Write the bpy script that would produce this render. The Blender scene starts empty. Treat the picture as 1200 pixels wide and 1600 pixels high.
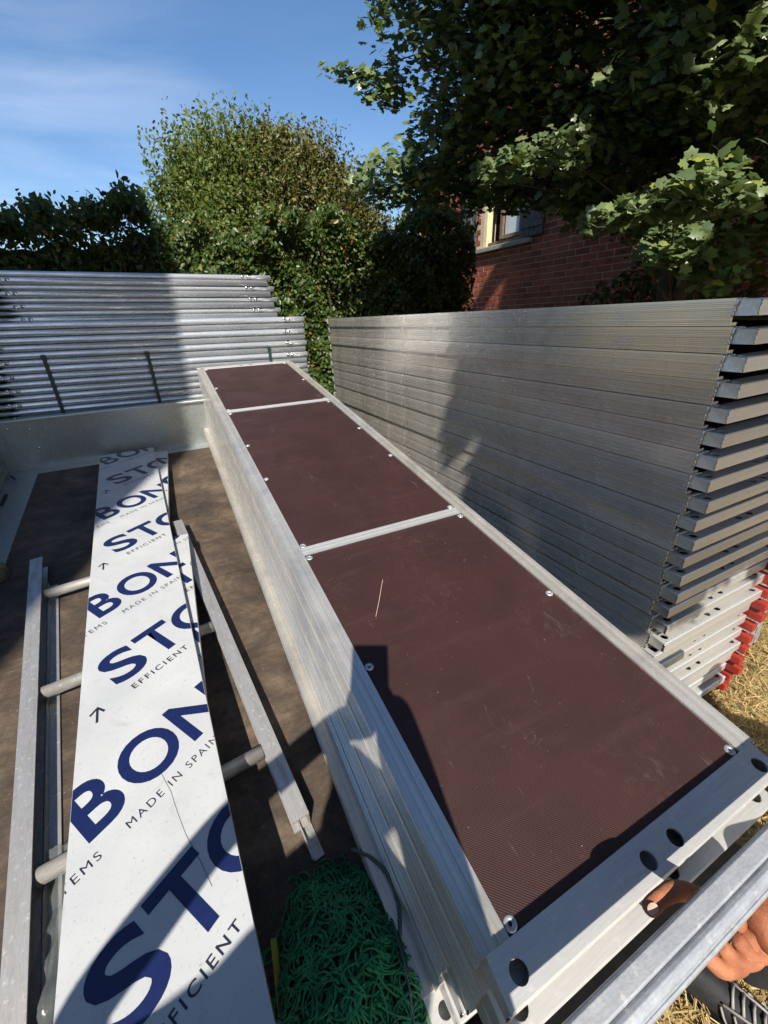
import bpy, bmesh, math, random
import numpy as np
from mathutils import Vector, Matrix, Euler

random.seed(7)
rng = np.random.default_rng(7)
S = bpy.context.scene
C = S.collection
PI = math.pi

# ---------------------------------------------------------------- camera
YAW = 0.45
PITCH, ROLL, FPX = 0.43617, -0.044505, 652.57
def Rz(a):
    return Matrix.Rotation(a, 4, 'Z')
cam_d = bpy.data.cameras.new('camera')
cam = bpy.data.objects.new('camera', cam_d)
C.objects.link(cam)
S.camera = cam
cam_d.sensor_fit = 'VERTICAL'
cam_d.sensor_height = 36.0
cam_d.lens = FPX / 1600.0 * 36.0
cam_d.clip_start = 0.02
cam_d.clip_end = 3000
fw = Vector((0, math.cos(PITCH), -math.sin(PITCH)))
rt = Vector((1, 0, 0)); up = rt.cross(fw)
rt2 = rt * math.cos(ROLL) + up * math.sin(ROLL)
up2 = up * math.cos(ROLL) - rt * math.sin(ROLL)
M = Matrix((rt2, up2, -fw)).transposed().to_4x4()
CAMH = 1.62
cam.matrix_world = Matrix.Translation((0, 0, CAMH)) @ Rz(-YAW) @ M

# ---------------------------------------------------------------- sun and sky
SUN = Vector((0.283, 0.66, -0.696)).normalized()       # the way the light travels
W = bpy.data.worlds.new('World'); S.world = W; W.use_nodes = True
wn = W.node_tree.nodes; wl = W.node_tree.links
wn.clear()
out = wn.new('ShaderNodeOutputWorld'); bg = wn.new('ShaderNodeBackground')
sky = wn.new('ShaderNodeTexSky'); sky.sky_type = 'NISHITA'; sky.sun_disc = False
sky.sun_elevation = math.asin(-SUN.z)
sky.sun_rotation = math.atan2(-SUN.x, -SUN.y)
sky.air_density = 1.0; sky.dust_density = 0.6; sky.ozone_density = 4.0; sky.altitude = 50
tc = wn.new('ShaderNodeTexCoord')
mp = wn.new('ShaderNodeMapping'); mp.inputs['Rotation'].default_value = (0.35, 0.5, 0.2)
mp.inputs['Scale'].default_value = (1.6, 2.6, 9.0)
n1 = wn.new('ShaderNodeTexNoise'); n1.inputs['Scale'].default_value = 1.5; n1.inputs['Detail'].default_value = 9; n1.inputs['Distortion'].default_value = 0.7
r1 = wn.new('ShaderNodeValToRGB'); r1.color_ramp.elements[0].position = 0.40; r1.color_ramp.elements[1].position = 0.72
n2 = wn.new('ShaderNodeTexNoise'); n2.inputs['Scale'].default_value = 1.7; n2.inputs['Detail'].default_value = 3
r2 = wn.new('ShaderNodeValToRGB'); r2.color_ramp.elements[0].position = 0.42; r2.color_ramp.elements[1].position = 0.62
sx = wn.new('ShaderNodeSeparateXYZ')
r3 = wn.new('ShaderNodeValToRGB')      # low in the sky there is more cloud
r3.color_ramp.elements[0].position = 0.10; r3.color_ramp.elements[0].color = (1, 1, 1, 1)
r3.color_ramp.elements[1].position = 0.46; r3.color_ramp.elements[1].color = (0.06, 0.06, 0.06, 1)
mu = wn.new('ShaderNodeMath'); mu.operation = 'MULTIPLY'
mu2 = wn.new('ShaderNodeMath'); mu2.operation = 'MULTIPLY'
mx = wn.new('ShaderNodeMix'); mx.data_type = 'RGBA'
mx.inputs['B'].default_value = (8.0, 8.6, 9.6, 1)
wl.new(tc.outputs['Generated'], mp.inputs['Vector']); wl.new(mp.outputs['Vector'], n1.inputs['Vector'])
wl.new(tc.outputs['Generated'], n2.inputs['Vector'])
wl.new(tc.outputs['Generated'], sx.inputs[0]); wl.new(sx.outputs['Z'], r3.inputs[0])
wl.new(n1.outputs['Fac'], r1.inputs[0]); wl.new(n2.outputs['Fac'], r2.inputs[0])
wl.new(r1.outputs[0], mu.inputs[0]); wl.new(r2.outputs[0], mu.inputs[1])
wl.new(mu.outputs[0], mu2.inputs[0]); wl.new(r3.outputs[0], mu2.inputs[1])
dp = wn.new('ShaderNodeVectorMath'); dp.operation = 'DOT_PRODUCT'; dp.inputs[1].default_value = (-0.42, 0.87, 0.25)
wl.new(tc.outputs['Generated'], dp.inputs[0])
r4 = wn.new('ShaderNodeValToRGB'); r4.color_ramp.elements[0].position = 0.79; r4.color_ramp.elements[0].color = (.10, .10, .10, 1)
r4.color_ramp.elements[1].position = 0.97; r4.color_ramp.elements[1].color = (1, 1, 1, 1)
wl.new(dp.outputs['Value'], r4.inputs[0])
mu3 = wn.new('ShaderNodeMath'); mu3.operation = 'MULTIPLY'
hs = wn.new('ShaderNodeHueSaturation'); hs.inputs['Saturation'].default_value = 1.10; hs.inputs['Value'].default_value = 1.15
wl.new(sky.outputs[0], hs.inputs['Color'])
wl.new(mu2.outputs[0], mu3.inputs[0]); wl.new(r4.outputs[0], mu3.inputs[1])
wl.new(hs.outputs[0], mx.inputs['A']); wl.new(mu3.outputs[0], mx.inputs['Factor'])
wl.new(mx.outputs['Result'], bg.inputs[0]); wl.new(bg.outputs[0], out.inputs[0])
bg.inputs[1].default_value = 0.088
sun_d = bpy.data.lights.new('sun', 'SUN'); sun_d.energy = 5.0; sun_d.angle = math.radians(0.53)
sun_d.color = (1.0, 0.94, 0.84)
sun = bpy.data.objects.new('sun', sun_d); C.objects.link(sun)
sun.rotation_euler = SUN.to_track_quat('-Z', 'Y').to_euler()
sun.location = (-5, -12, 14)

S.view_settings.view_transform = 'Standard'
S.view_settings.look = 'None'
S.view_settings.exposure = 0.64
S.view_settings.gamma = 1.0
S.view_settings.use_curve_mapping = False
S.render.engine = 'CYCLES'
S.cycles.max_bounces = 8
S.cycles.transparent_max_bounces = 8
S.cycles.caustics_reflective = True
S.cycles.blur_glossy = 0.3

# ---------------------------------------------------------------- materials
def mat(name):
    m = bpy.data.materials.new(name); m.use_nodes = True
    nt = m.node_tree; b = nt.nodes['Principled BSDF']
    return m, nt, nt.nodes, nt.links, b
def noise(n, l, scale, detail=4, vec=None, dist=0, rough=.5):
    t = n.new('ShaderNodeTexNoise'); t.inputs['Scale'].default_value = scale; t.inputs['Detail'].default_value = detail
    t.inputs['Distortion'].default_value = dist; t.inputs['Roughness'].default_value = rough
    if vec is not None: l.new(vec, t.inputs['Vector'])
    return t.outputs['Fac']
def ramp(n, l, src, stops):
    r = n.new('ShaderNodeValToRGB'); e = r.color_ramp.elements
    while len(e) < len(stops): e.new(.5)
    for i, (p, c) in enumerate(stops):
        e[i].position = p; e[i].color = (c[0], c[1], c[2], 1) if hasattr(c, '__len__') else (c, c, c, 1)
    l.new(src, r.inputs[0]); return r.outputs[0]
def objco(n, l, scale=(1, 1, 1), src='Object'):
    t = n.new('ShaderNodeTexCoord'); m = n.new('ShaderNodeMapping'); m.inputs['Scale'].default_value = scale
    l.new(t.outputs[src], m.inputs['Vector']); return m.outputs['Vector']
def bump(n, l, b, h, strength, dist=.002, prev=None):
    k = n.new('ShaderNodeBump'); k.inputs['Strength'].default_value = strength; k.inputs['Distance'].default_value = dist
    l.new(h, k.inputs['Height'])
    if prev is not None: l.new(prev, k.inputs['Normal'])
    l.new(k.outputs[0], b.inputs['Normal']); return k.outputs[0]
def mixc(n, l, a, b_, f, mode='MIX'):
    m = n.new('ShaderNodeMix'); m.data_type = 'RGBA'; m.blend_type = mode
    for s, v in (('A', a), ('B', b_)):
        if hasattr(v, 'is_linked') or hasattr(v, 'links'): l.new(v, m.inputs[s])
        else: m.inputs[s].default_value = (v[0], v[1], v[2], 1)
    if hasattr(f, 'links'): l.new(f, m.inputs['Factor'])
    else: m.inputs['Factor'].default_value = f
    return m.outputs['Result']
def objrand(n):
    return n.new('ShaderNodeObjectInfo').outputs['Random']

def metal(name, col, col2, rough=(.25, .45), streak=(1, 1, 1), scale=8, met=1.0, bmp=.15, spots=.0, fine=160):
    m, nt, n, l, b = mat(name)
    v = objco(n, l, streak)
    a = noise(n, l, scale, 8, v, .0, .6)
    c = ramp(n, l, a, [(.28, col2), (.66, col)])
    f = noise(n, l, fine, 3, v)
    c = mixc(n, l, c, ramp(n, l, f, [(.3, .55), (.7, 1.0)]), .35, 'MULTIPLY')
    if spots:
        v3 = objco(n, l, (1, 1, 1))
        s = noise(n, l, 55, 6, v3, 0, .7)
        c = mixc(n, l, c, (spots, spots * .97, spots * .93), ramp(n, l, s, [(.57, 0), (.68, .85)]))
    # each piece has its own age
    c = mixc(n, l, c, ramp(n, l, objrand(n), [(0, .8), (1, 1.0)]), 1.0, 'MULTIPLY')
    l.new(c, b.inputs['Base Color'])
    b.inputs['Metallic'].default_value = met
    l.new(ramp(n, l, a, [(.3, rough[1]), (.7, rough[0])]), b.inputs['Roughness'])
    bump(n, l, b, f, bmp, .001)
    return m
# extruded aluminium drawn out along Y: dull oxide film over bright metal
def m_alu():
    m, nt, n, l, b = mat('aluminium_extrusion')
    die = noise(n, l, 1, 3, objco(n, l, (420, .05, 420)), 0, .6)          # die lines, dead straight along the profile
    die2 = noise(n, l, 1, 2, objco(n, l, (90, .15, 90)), 0, .5)
    blot = noise(n, l, 7, 8, objco(n, l, (1, 1, 1)), .6, .7)              # handling smears and oxide
    c = ramp(n, l, die2, [(.35, (.68, .635, .555)), (.65, (.84, .795, .71))])  # warm tint painted in for golden light reflected off the deck
    c = mixc(n, l, c, ramp(n, l, die, [(.3, .86), (.6, 1.0)]), 1.0, 'MULTIPLY')
    c = mixc(n, l, c, (.64, .62, .58), ramp(n, l, blot, [(.50, 0), (.70, .40)]))
    sp = noise(n, l, 70, 5, objco(n, l, (1, 1, 1)), 0, .75)
    c = mixc(n, l, c, (.86, .85, .82), ramp(n, l, sp, [(.64, 0), (.72, .8)]))
    scr = noise(n, l, 26, 3, objco(n, l, (1, .12, 5)), .4, .6)
    c = mixc(n, l, c, (.40, .39, .37), ramp(n, l, scr, [(.70, 0), (.74, .5)]))
    c = mixc(n, l, c, ramp(n, l, objrand(n), [(0, .84), (1, 1.0)]), 1.0, 'MULTIPLY')
    l.new(c, b.inputs['Base Color'])
    l.new(ramp(n, l, blot, [(.35, .74), (.7, .56)]), b.inputs['Metallic'])
    l.new(ramp(n, l, blot, [(.3, .22), (.55, .25), (.75, .34)]), b.inputs['Roughness'])
    bump(n, l, b, die, .04, .0003)
    return m
ALU = m_alu()
ALU_X = metal('aluminium_cross_beam', (.84, .83, .80), (.70, .69, .66), (.28, .42), (.5, 18, 18), 5, .55, .10, .85, 70)
ALU_OLD = metal('weathered_aluminium', (.62, .60, .57), (.36, .35, .33), (.42, .62), (5, .8, 5), 9, .72, .25, .8, 60)
ALU_OLDX = metal('weathered_aluminium_rung', (.74, .71, .66), (.36, .34, .32), (.4, .6), (1, 4, 4), 10, .7, .3, .8, 60)
GALV = metal('galvanised_steel', (.66, .68, .72), (.44, .46, .50), (.30, .48), (1, 3, 3), 14, .6, .12, .75, 120)
GALV_T = metal('galvanised_tube', (.80, .83, .88), (.54, .57, .62), (.22, .36), (.7, 5, 5), 9, .62, .08, 0, 80)
GALV_B = metal('galvanised_beam_spangle', (.70, .72, .74), (.46, .48, .50), (.34, .5), (1, 2, 2), 40, .55, .25, .8, 200)
ZINC = metal('zinc_sheet', (.46, .49, .48), (.36, .39, .38), (.30, .42), (1, 1, 1), 3, .6, .05, .6, 60)
WELD = metal('weld_bead', (.9, .9, .9), (.6, .6, .6), (.15, .3), (1, 1, 1), 60, 1.0, .5, 0, 220)

def plain(name, col, rough=.6, met=0, var=.15, scale=20, bm=.1, fine=80, spec=.5):
    m, nt, n, l, b = mat(name)
    v = objco(n, l)
    a = noise(n, l, scale, 6, v, .2)
    c = ramp(n, l, a, [(.3, [x * (1 - var) for x in col]), (.7, [min(1, x * (1 + var)) for x in col])])
    l.new(c, b.inputs['Base Color']); b.inputs['Roughness'].default_value = rough; b.inputs['Metallic'].default_value = met
    b.inputs['Specular IOR Level'].default_value = spec
    bump(n, l, b, noise(n, l, fine, 3, v), bm, .002)
    return m
DARKIN = plain('dark_recess_shade', (.02, .02, .02), .7)  # near-black colour standing in for shade in holes, slots and the window opening
RED = plain('red_lacquered_steel', (.30, .028, .018), .42, 0, .25, 30, .1)
STRAP = plain('dark_green_strap', (.012, .028, .024), .5)
RUBBER_AND_SHADE = plain('black_rubber_and_shade', (.005, .005, .005), .9, 0, .3, 20, .1, 80, .1)  # shoe soles, and the black block that paints shade into the trailer-end gap
INK = plain('navy_print', (.007, .013, .066), .35, 0, .12, 60, .05)
INK2 = plain('black_print', (.015, .017, .03), .4, 0, .12, 60, .05)
SHIRT = plain('grey_cloth', (.10, .11, .13), .9)
CLOTH = plain('black_work_trousers', (.010, .010, .011), .9, 0, .4, 60, .5)
HAIR = plain('brown_hair', (.03, .02, .012), .7)
SHOEB = plain('black_shoe_cloth', (.012, .012, .013), .75, 0, .4, 80, .4, 400)
SHOEW = plain('pale_grey_shoe_print', (.26, .25, .24), .55, 0, .1, 80, .1)
WOOD = plain('window_wood', (.16, .11, .075), .6, 0, .3, 14, .2)
PALEWOOD = plain('cream_window_jamb', (.70, .62, .36), .6, 0, .08, 14, .1)
SHUT = plain('grey_shutter_paint', (.07, .072, .068), .7, 0, .3, 14, .2)
SILL = plain('lead_sill', (.22, .23, .20), .6, 0, .3, 30, .2)
ROOFT = plain('dark_roof_tile', (.05, .035, .03), .8, 0, .3, 10, .2)
TRUNK = plain('bark', (.07, .055, .035), .9, 0, .5, 12, .8, 30)
TWIG = plain('twig_bark', (.06, .045, .028), .9, 0, .3, 30, .3)
CORE = plain('hedge_inner_shade', (.018, .017, .010), 1.0, 0, .5, 25, .8, 40, .05)  # painted shade for the hedge interior, on a sheet that blocks light
YELLOW = plain('yellow_webbing', (.45, .33, .04), .8)
TYRE = plain('tyre_rubber', (.02, .02, .02), .8)
OLDWOOD = plain('worn_round_wood', (.13, .10, .065), .85, 0, .5, 50, .6, 60)

def m_panel():      # brown phenolic film plywood with pressed wire-mesh print
    m, nt, n, l, b = mat('brown_film_faced_plywood')
    v = objco(n, l)
    a = noise(n, l, 5, 7, v, .4, .6)
    g = noise(n, l, 3, 6, objco(n, l, (1, 9, 1)), .6, .6)
    c = ramp(n, l, a, [(.3, (.026, .0105, .0095)), (.7, (.045, .019, .017))])
    c = mixc(n, l, c, (.055, .027, .025), ramp(n, l, g, [(.52, 0), (.75, .55)]))
    # mesh print: fine square knots
    t = n.new('ShaderNodeTexCoord'); sp = n.new('ShaderNodeSeparateXYZ'); l.new(t.outputs['Object'], sp.inputs[0])
    def sine(o, k):
        q = n.new('ShaderNodeMath'); q.operation = 'MULTIPLY'; q.inputs[1].default_value = k; l.new(o, q.inputs[0])
        s = n.new('ShaderNodeMath'); s.operation = 'SINE'; l.new(q.outputs[0], s.inputs[0]); return s.outputs[0]
    k = 2 * PI / .0042
    mm = n.new('ShaderNodeMath'); mm.operation = 'MULTIPLY'; l.new(sine(sp.outputs[0], k), mm.inputs[0]); l.new(sine(sp.outputs[1], k), mm.inputs[1])
    knots = ramp(n, l, mm.outputs[0], [(.0, 0), (.75, 1)])
    c = mixc(n, l, c, (.062, .032, .030), mixc(n, l, (0, 0, 0), knots, .5))
    # pale scuffs
    w = noise(n, l, 30, 8, v, 1.5, .75)
    w2 = noise(n, l, 4, 3, v)
    s = n.new('ShaderNodeMath'); s.operation = 'MULTIPLY'
    l.new(ramp(n, l, w, [(.54, 0), (.74, 1)]), s.inputs[0]); l.new(ramp(n, l, w2, [(.50, 0), (.70, .28)]), s.inputs[1])
    c = mixc(n, l, c, (.26, .21, .19), s.outputs[0])
    sp2 = noise(n, l, 190, 2, v)
    c = mixc(n, l, c, (.30, .26, .23), ramp(n, l, sp2, [(.74, 0), (.78, .7)]))
    bt = noise(n, l, 9, 6, objco(n, l, (1, .25, 1)), 2.5, .8)
    c = mixc(n, l, c, (.16, .12, .11), ramp(n, l, bt, [(.62, 0), (.66, .35), (.70, 0)]))
    l.new(c, b.inputs['Base Color'])
    l.new(ramp(n, l, a, [(.3, .60), (.7, .44)]), b.inputs['Roughness'])
    b.inputs['Specular IOR Level'].default_value = .28
    bump(n, l, b, mm.outputs[0], .55, .0006)
    return m
PANEL = m_panel()

def m_floor():
    m, nt, n, l, b = mat('dirty_film_plywood_floor')
    v = objco(n, l)
    a = noise(n, l, 4.5, 12, v, .3, .74)
    g = noise(n, l, 9, 12, objco(n, l, (1.0, 6, 1)), .35, .78)
    c = ramp(n, l, a, [(.34, (.030, .021, .015)), (.5, (.080, .056, .038)), (.68, (.19, .138, .092))])
    c = mixc(n, l, c, ramp(n, l, g, [(.3, .35), (.7, 1)]), .8, 'MULTIPLY')
    sc = noise(n, l, 110, 5, v, 0, .75)
    c = mixc(n, l, c, (.40, .33, .24), ramp(n, l, sc, [(.63, 0), (.70, .8)]))
    sc = noise(n, l, 12, 12, objco(n, l, (.5, 7, 1)), .3, .8)
    c = mixc(n, l, c, (.30, .22, .14), ramp(n, l, sc, [(.58, 0), (.70, .6)]))
    l.new(c, b.inputs['Base Color']); b.inputs['Roughness'].default_value = .75
    bump(n, l, b, g, .3, .002)
    return m
FLOOR = m_floor()
def m_board():
    m, nt, n, l, b = mat('white_lacquered_board_face')
    v = objco(n, l)
    a = noise(n, l, 6, 6, v, .3)
    c = ramp(n, l, a, [(.3, (.39, .40, .41)), (.7, (.46, .47, .47))])
    s = noise(n, l, 130, 4, v, 0, .7)
    c = mixc(n, l, c, (.20, .20, .20), ramp(n, l, s, [(.60, 0), (.72, .8)]))
    s2 = noise(n, l, 14, 9, v, .8, .8)
    c = mixc(n, l, c, (.27, .27, .26), ramp(n, l, s2, [(.56, 0), (.75, .6)]))
    l.new(c, b.inputs['Base Color']); l.new(ramp(n, l, a, [(.3, .42), (.7, .30)]), b.inputs['Roughness'])
    bump(n, l, b, s, .06, .001)
    return m
BOARD = m_board()
def m_leaf(name, cols, rough=.38, trans=.35, spec=.5, tcol=(.25, .38, .04)):
    m, nt, n, l, b = mat(name)
    g = n.new('ShaderNodeNewGeometry')
    c = ramp(n, l, g.outputs['Random Per Island'], cols)
    l.new(c, b.inputs['Base Color']); b.inputs['Roughness'].default_value = rough; b.inputs['Specular IOR Level'].default_value = spec
    t = n.new('ShaderNodeBsdfTranslucent')
    tc_ = mixc(n, l, c, (tcol[0], tcol[1], tcol[2]), .45)
    l.new(tc_, t.inputs[0])
    ms = n.new('ShaderNodeMixShader'); ms.inputs[0].default_value = trans
    l.new(b.outputs[0], ms.inputs[1]); l.new(t.outputs[0], ms.inputs[2])
    l.new(ms.outputs[0], n['Material Output'].inputs[0])
    return m
L_HEDGE = m_leaf('hornbeam_leaf', [(0, (.030, .060, .012)), (.5, (.050, .088, .016)), (.92, (.095, .125, .022)), (.985, (.22, .17, .03)), (1, (.20, .05, .02))], .42, .25)
L_TREE = m_leaf('small_olive_leaf', [(0, (.060, .082, .018)), (.45, (.105, .115, .026)), (.8, (.145, .130, .036)), (1, (.19, .115, .045))], .5, .25, .4, (.3, .3, .05))
L_TREEG = m_leaf('fresh_green_leaf', [(0, (.055, .092, .018)), (.6, (.105, .150, .026)), (1, (.17, .19, .036))], .5, .3, .4, (.3, .36, .05))
L_MAPLE = m_leaf('maple_leaf', [(0, (.065, .100, .036)), (.6, (.125, .175, .070)), (.95, (.20, .25, .095)), (1, (.28, .30, .03))], .36, .28, .5, (.22, .34, .05))
L_RED = m_leaf('reddish_creeper_leaf', [(0, (.05, .02, .02)), (.5, (.12, .03, .03)), (1, (.05, .06, .02))], .45, .25)
L_STRAW = m_leaf('dry_straw', [(0, (.24, .15, .055)), (.5, (.42, .30, .12)), (.9, (.60, .46, .22)), (1, (.20, .22, .06))], .7, .15, .3, (.5, .35, .1))
L_GRASS = m_leaf('dull_green_grass', [(0, (.06, .08, .02)), (1, (.14, .15, .04))], .7, .2, .3)
def m_ground():
    m, nt, n, l, b = mat('parched_grass_ground')
    v = objco(n, l)
    a = noise(n, l, 9, 10, v, .3, .75); k = noise(n, l, .6, 4, v)
    c = ramp(n, l, a, [(.3, (.12, .08, .035)), (.5, (.27, .19, .08)), (.7, (.46, .34, .16))])
    c = mixc(n, l, c, (.10, .12, .035), ramp(n, l, k, [(.55, 0), (.7, .7)]))
    l.new(c, b.inputs['Base Color']); b.inputs['Roughness'].default_value = .95
    bump(n, l, b, noise(n, l, 60, 6, v), .8, .02)
    return m
GROUND = m_ground()
def m_brick():
    m, nt, n, l, b = mat('red_brick')
    g = n.new('ShaderNodeNewGeometry')
    r = objrand(n)
    ad = n.new('ShaderNodeMath'); ad.operation = 'ADD'; l.new(g.outputs['Random Per Island'], ad.inputs[0]); l.new(r, ad.inputs[1])
    fr = n.new('ShaderNodeMath'); fr.operation = 'FRACT'; l.new(ad.outputs[0], fr.inputs[0])
    c = ramp(n, l, fr.outputs[0], [(0, (.20, .045, .022)), (.5, (.30, .075, .034)), (1, (.38, .11, .05))])
    a = noise(n, l, 22, 8, objco(n, l), .2, .7)
    c = mixc(n, l, c, ramp(n, l, a, [(.3, .5), (.65, 1.0)]), .8, 'MULTIPLY')
    l.new(c, b.inputs['Base Color']); b.inputs['Roughness'].default_value = .85
    bump(n, l, b, a, .5, .006)
    return m
BRICK = m_brick()
MORTAR = plain('pale_mortar', (.50, .40, .30), .95, 0, .2, 20, .4)
def m_glass():
    m, nt, n, l, b = mat('window_glass')
    b.inputs['Base Color'].default_value = (.45, .5, .52, 1); b.inputs['Roughness'].default_value = .12
    b.inputs['Metallic'].default_value = 0.0; b.inputs['Specular IOR Level'].default_value = 1.0
    return m
GLASS = m_glass()
def m_film():
    m, nt, n, l, b = mat('clear_plastic_film')
    b.inputs['Base Color'].default_value = (.22, .24, .23, 1); b.inputs['Roughness'].default_value = .2
    b.inputs['Alpha'].default_value = .30
    bump(n, l, b, noise(n, l, 40, 5, objco(n, l), 1.0), .4, .004)
    return m
FILM = m_film()
def m_net():
    m, nt, n, l, b = mat('green_polypropylene_cord')
    a = noise(n, l, 30, 4, objco(n, l))
    w = n.new('ShaderNodeTexWave'); w.inputs['Scale'].default_value = 260; w.inputs['Distortion'].default_value = 1; l.new(objco(n, l), w.inputs['Vector'])
    c = ramp(n, l, a, [(.3, (.012, .17, .065)), (.7, (.035, .38, .14))])
    c = mixc(n, l, c, ramp(n, l, w.outputs['Fac'], [(.2, .45), (.7, 1.1)]), .8, 'MULTIPLY')
    l.new(c, b.inputs['Base Color']); b.inputs['Roughness'].default_value = .4
    bump(n, l, b, w.outputs['Fac'], .7, .001)
    return m
NET = m_net()
def m_skin():
    m, nt, n, l, b = mat('tanned_skin')
    v = objco(n, l)
    a = noise(n, l, 35, 6, v, .2)
    c = ramp(n, l, a, [(.3, (.27, .085, .038)), (.7, (.44, .17, .080))])
    l.new(c, b.inputs['Base Color']); b.inputs['Roughness'].default_value = .62
    b.inputs['Subsurface Weight'].default_value = .12; b.inputs['Subsurface Radius'].default_value = (.012, .004, .002)
    vo = n.new('ShaderNodeTexVoronoi'); vo.inputs['Scale'].default_value = 700; l.new(v, vo.inputs['Vector'])
    k = bump(n, l, b, vo.outputs['Distance'], .12, .001)
    bump(n, l, b, noise(n, l, 90, 6, objco(n, l, (1, 1, 3)), .5, .7), .7, .003, k)
    return m
SKIN = m_skin()
NAIL = plain('finger_nail', (.62, .40, .30), .3, 0, .05)
def m_strand(name):
    m, nt, n, l, b = mat(name)
    w = n.new('ShaderNodeTexWave'); w.inputs['Scale'].default_value = 90; l.new(objco(n, l), w.inputs['Vector'])
    c = ramp(n, l, w.outputs['Fac'], [(.35, (.006, .010, .008)), (.6, (.02, .06, .035)), (.75, (.16, .22, .18))])
    l.new(c, b.inputs['Base Color']); b.inputs['Roughness'].default_value = .5
    return m
ROPE = m_strand('black_braided_rope')

# ---------------------------------------------------------------- mesh helpers
class MB:
    def __init__(s): s.v = []; s.f = []; s.mi = []
    def add(s, vs, fs, mi=0):
        o = len(s.v); s.v += [tuple(p) for p in vs]; s.f += [tuple(i + o for i in f) for f in fs]; s.mi += [mi] * len(fs)
    def box(s, x0, x1, y0, y1, z0, z1, mi=0, M=None):
        vs = [Vector(p) for p in ((x0, y0, z0), (x1, y0, z0), (x1, y1, z0), (x0, y1, z0), (x0, y0, z1), (x1, y0, z1), (x1, y1, z1), (x0, y1, z1))]
        if M is not None: vs = [M @ p for p in vs]
        s.add(vs, [(0, 3, 2, 1), (4, 5, 6, 7), (0, 1, 5, 4), (1, 2, 6, 5), (2, 3, 7, 6), (3, 0, 4, 7)], mi)
    def prism(s, prof, y0, y1, mi=0, axis='Y', caps=True):
        n = len(prof); vs = []
        for y in (y0, y1):
            for a, b in prof:
                vs.append((a, y, b) if axis == 'Y' else ((y, a, b) if axis == 'X' else (a, b, y)))
        fs = [(i, (i + 1) % n, n + (i + 1) % n, n + i) for i in range(n)]
        if caps: fs += [tuple(range(n))[::-1], tuple(range(n, 2 * n))]
        s.add(vs, fs, mi)
    def tube(s, pts, r, k=8, mi=0, caps=True):
        pts = [Vector(p) for p in pts]; n = len(pts)
        rs = r if hasattr(r, '__len__') else [r] * n
        t = (pts[1] - pts[0]).normalized(); u = t.orthogonal().normalized()
        vs = []
        for i, p in enumerate(pts):
            a = pts[min(i + 1, n - 1)] - pts[max(i - 1, 0)]
            if a.length > 1e-9: t = a.normalized()
            u = (u - t * u.dot(t))
            u = u.normalized() if u.length > 1e-6 else t.orthogonal().normalized()
            w = t.cross(u)
            for j in range(k):
                an = 2 * PI * j / k
                vs.append(p + (u * math.cos(an) + w * math.sin(an)) * rs[i])
        fs = [(i * k + j, i * k + (j + 1) % k, (i + 1) * k + (j + 1) % k, (i + 1) * k + j) for i in range(n - 1) for j in range(k)]
        if caps: fs += [tuple(range(k))[::-1], tuple(range((n - 1) * k, n * k))]
        s.add(vs, fs, mi)
    def ring(s, c, r0, r1, z0, z1, k=16, mi=0):
        vs = []
        for j in range(k):
            a = 2 * PI * j / k; x, y = math.cos(a), math.sin(a)
            vs += [(c[0] + x * r0, c[1] + y * r0, z0), (c[0] + x * r0, c[1] + y * r0, z1), (c[0] + x * r1, c[1] + y * r1, z1), (c[0] + x * r1, c[1] + y * r1, z0)]
        fs = []
        for j in range(k):
            a, b = 4 * j, 4 * ((j + 1) % k)
            for q in range(4): fs.append((a + q, b + q, b + (q + 1) % 4, a + (q + 1) % 4))
        s.add(vs, fs, mi)
    def holed(s, x0, x1, y0, y1, z, holes, r, depth=.004, k=16, mi=0, mi_in=1):
        """flat sheet at z with round holes (all on the same y line), each with a wall going down"""
        holes = sorted(holes); cy = holes[0][1]
        q = r * 1.25
        xs = x0
        for (hx, hy) in holes:
            s.add([(xs, y0, z), (hx - q, y0, z), (hx - q, y1, z), (xs, y1, z)], [(0, 1, 2, 3)], mi)
            vs = []; 
            for j in range(k):
                a = 2 * PI * j / k; c_, s_ = math.cos(a), math.sin(a)
                e = 1 / max(abs(c_), abs(s_))
                ox, oy = c_ * e, s_ * e
                oy = hy + (oy * (y1 - hy) if oy > 0 else oy * (hy - y0))
                vs += [(hx + r * c_, hy + r * s_, z), (hx + q * ox, oy, z), (hx + r * c_, hy + r * s_, z - depth)]
            fs = []; fin = []
            for j in range(k):
                a, b = 3 * j, 3 * ((j + 1) % k)
                fs.append((a, a + 1, b + 1, b)); fin.append((a, b, b + 2, a + 2))
            s.add(vs, fs + fin, mi)
            xs = hx + q
        s.add([(xs, y0, z), (x1, y0, z), (x1, y1, z), (xs, y1, z)], [(0, 1, 2, 3)], mi)
    def mesh(s, name, mats, smooth=False, bevel=0):
        me = bpy.data.meshes.new(name); me.from_pydata(s.v, [], s.f)
        for m in (mats if isinstance(mats, (list, tuple)) else [mats]): me.materials.append(m)
        me.polygons.foreach_set('material_index', s.mi)
        if smooth: me.polygons.foreach_set('use_smooth', [True] * len(me.polygons))
        me.update()
        if bevel:
            bm = bmesh.new(); bm.from_mesh(me)
            bmesh.ops.remove_doubles(bm, verts=bm.verts, dist=1e-5)
            es = [e for e in bm.edges if len(e.link_faces) == 2 and e.calc_face_angle() > .6]
            bmesh.ops.bevel(bm, geom=es, offset=bevel, segments=2, affect='EDGES', profile=.6, clamp_overlap=True)
            bm.to_mesh(me); bm.free()
        return me
def add(name, me, parent=None, loc=(0, 0, 0), M=None, kind=None):
    o = bpy.data.objects.new(name, me); C.objects.link(o)
    if parent is not None: o.parent = parent
    if M is not None: o.matrix_local = M
    else: o.location = loc
    if kind: o['kind'] = kind
    return o
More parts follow.
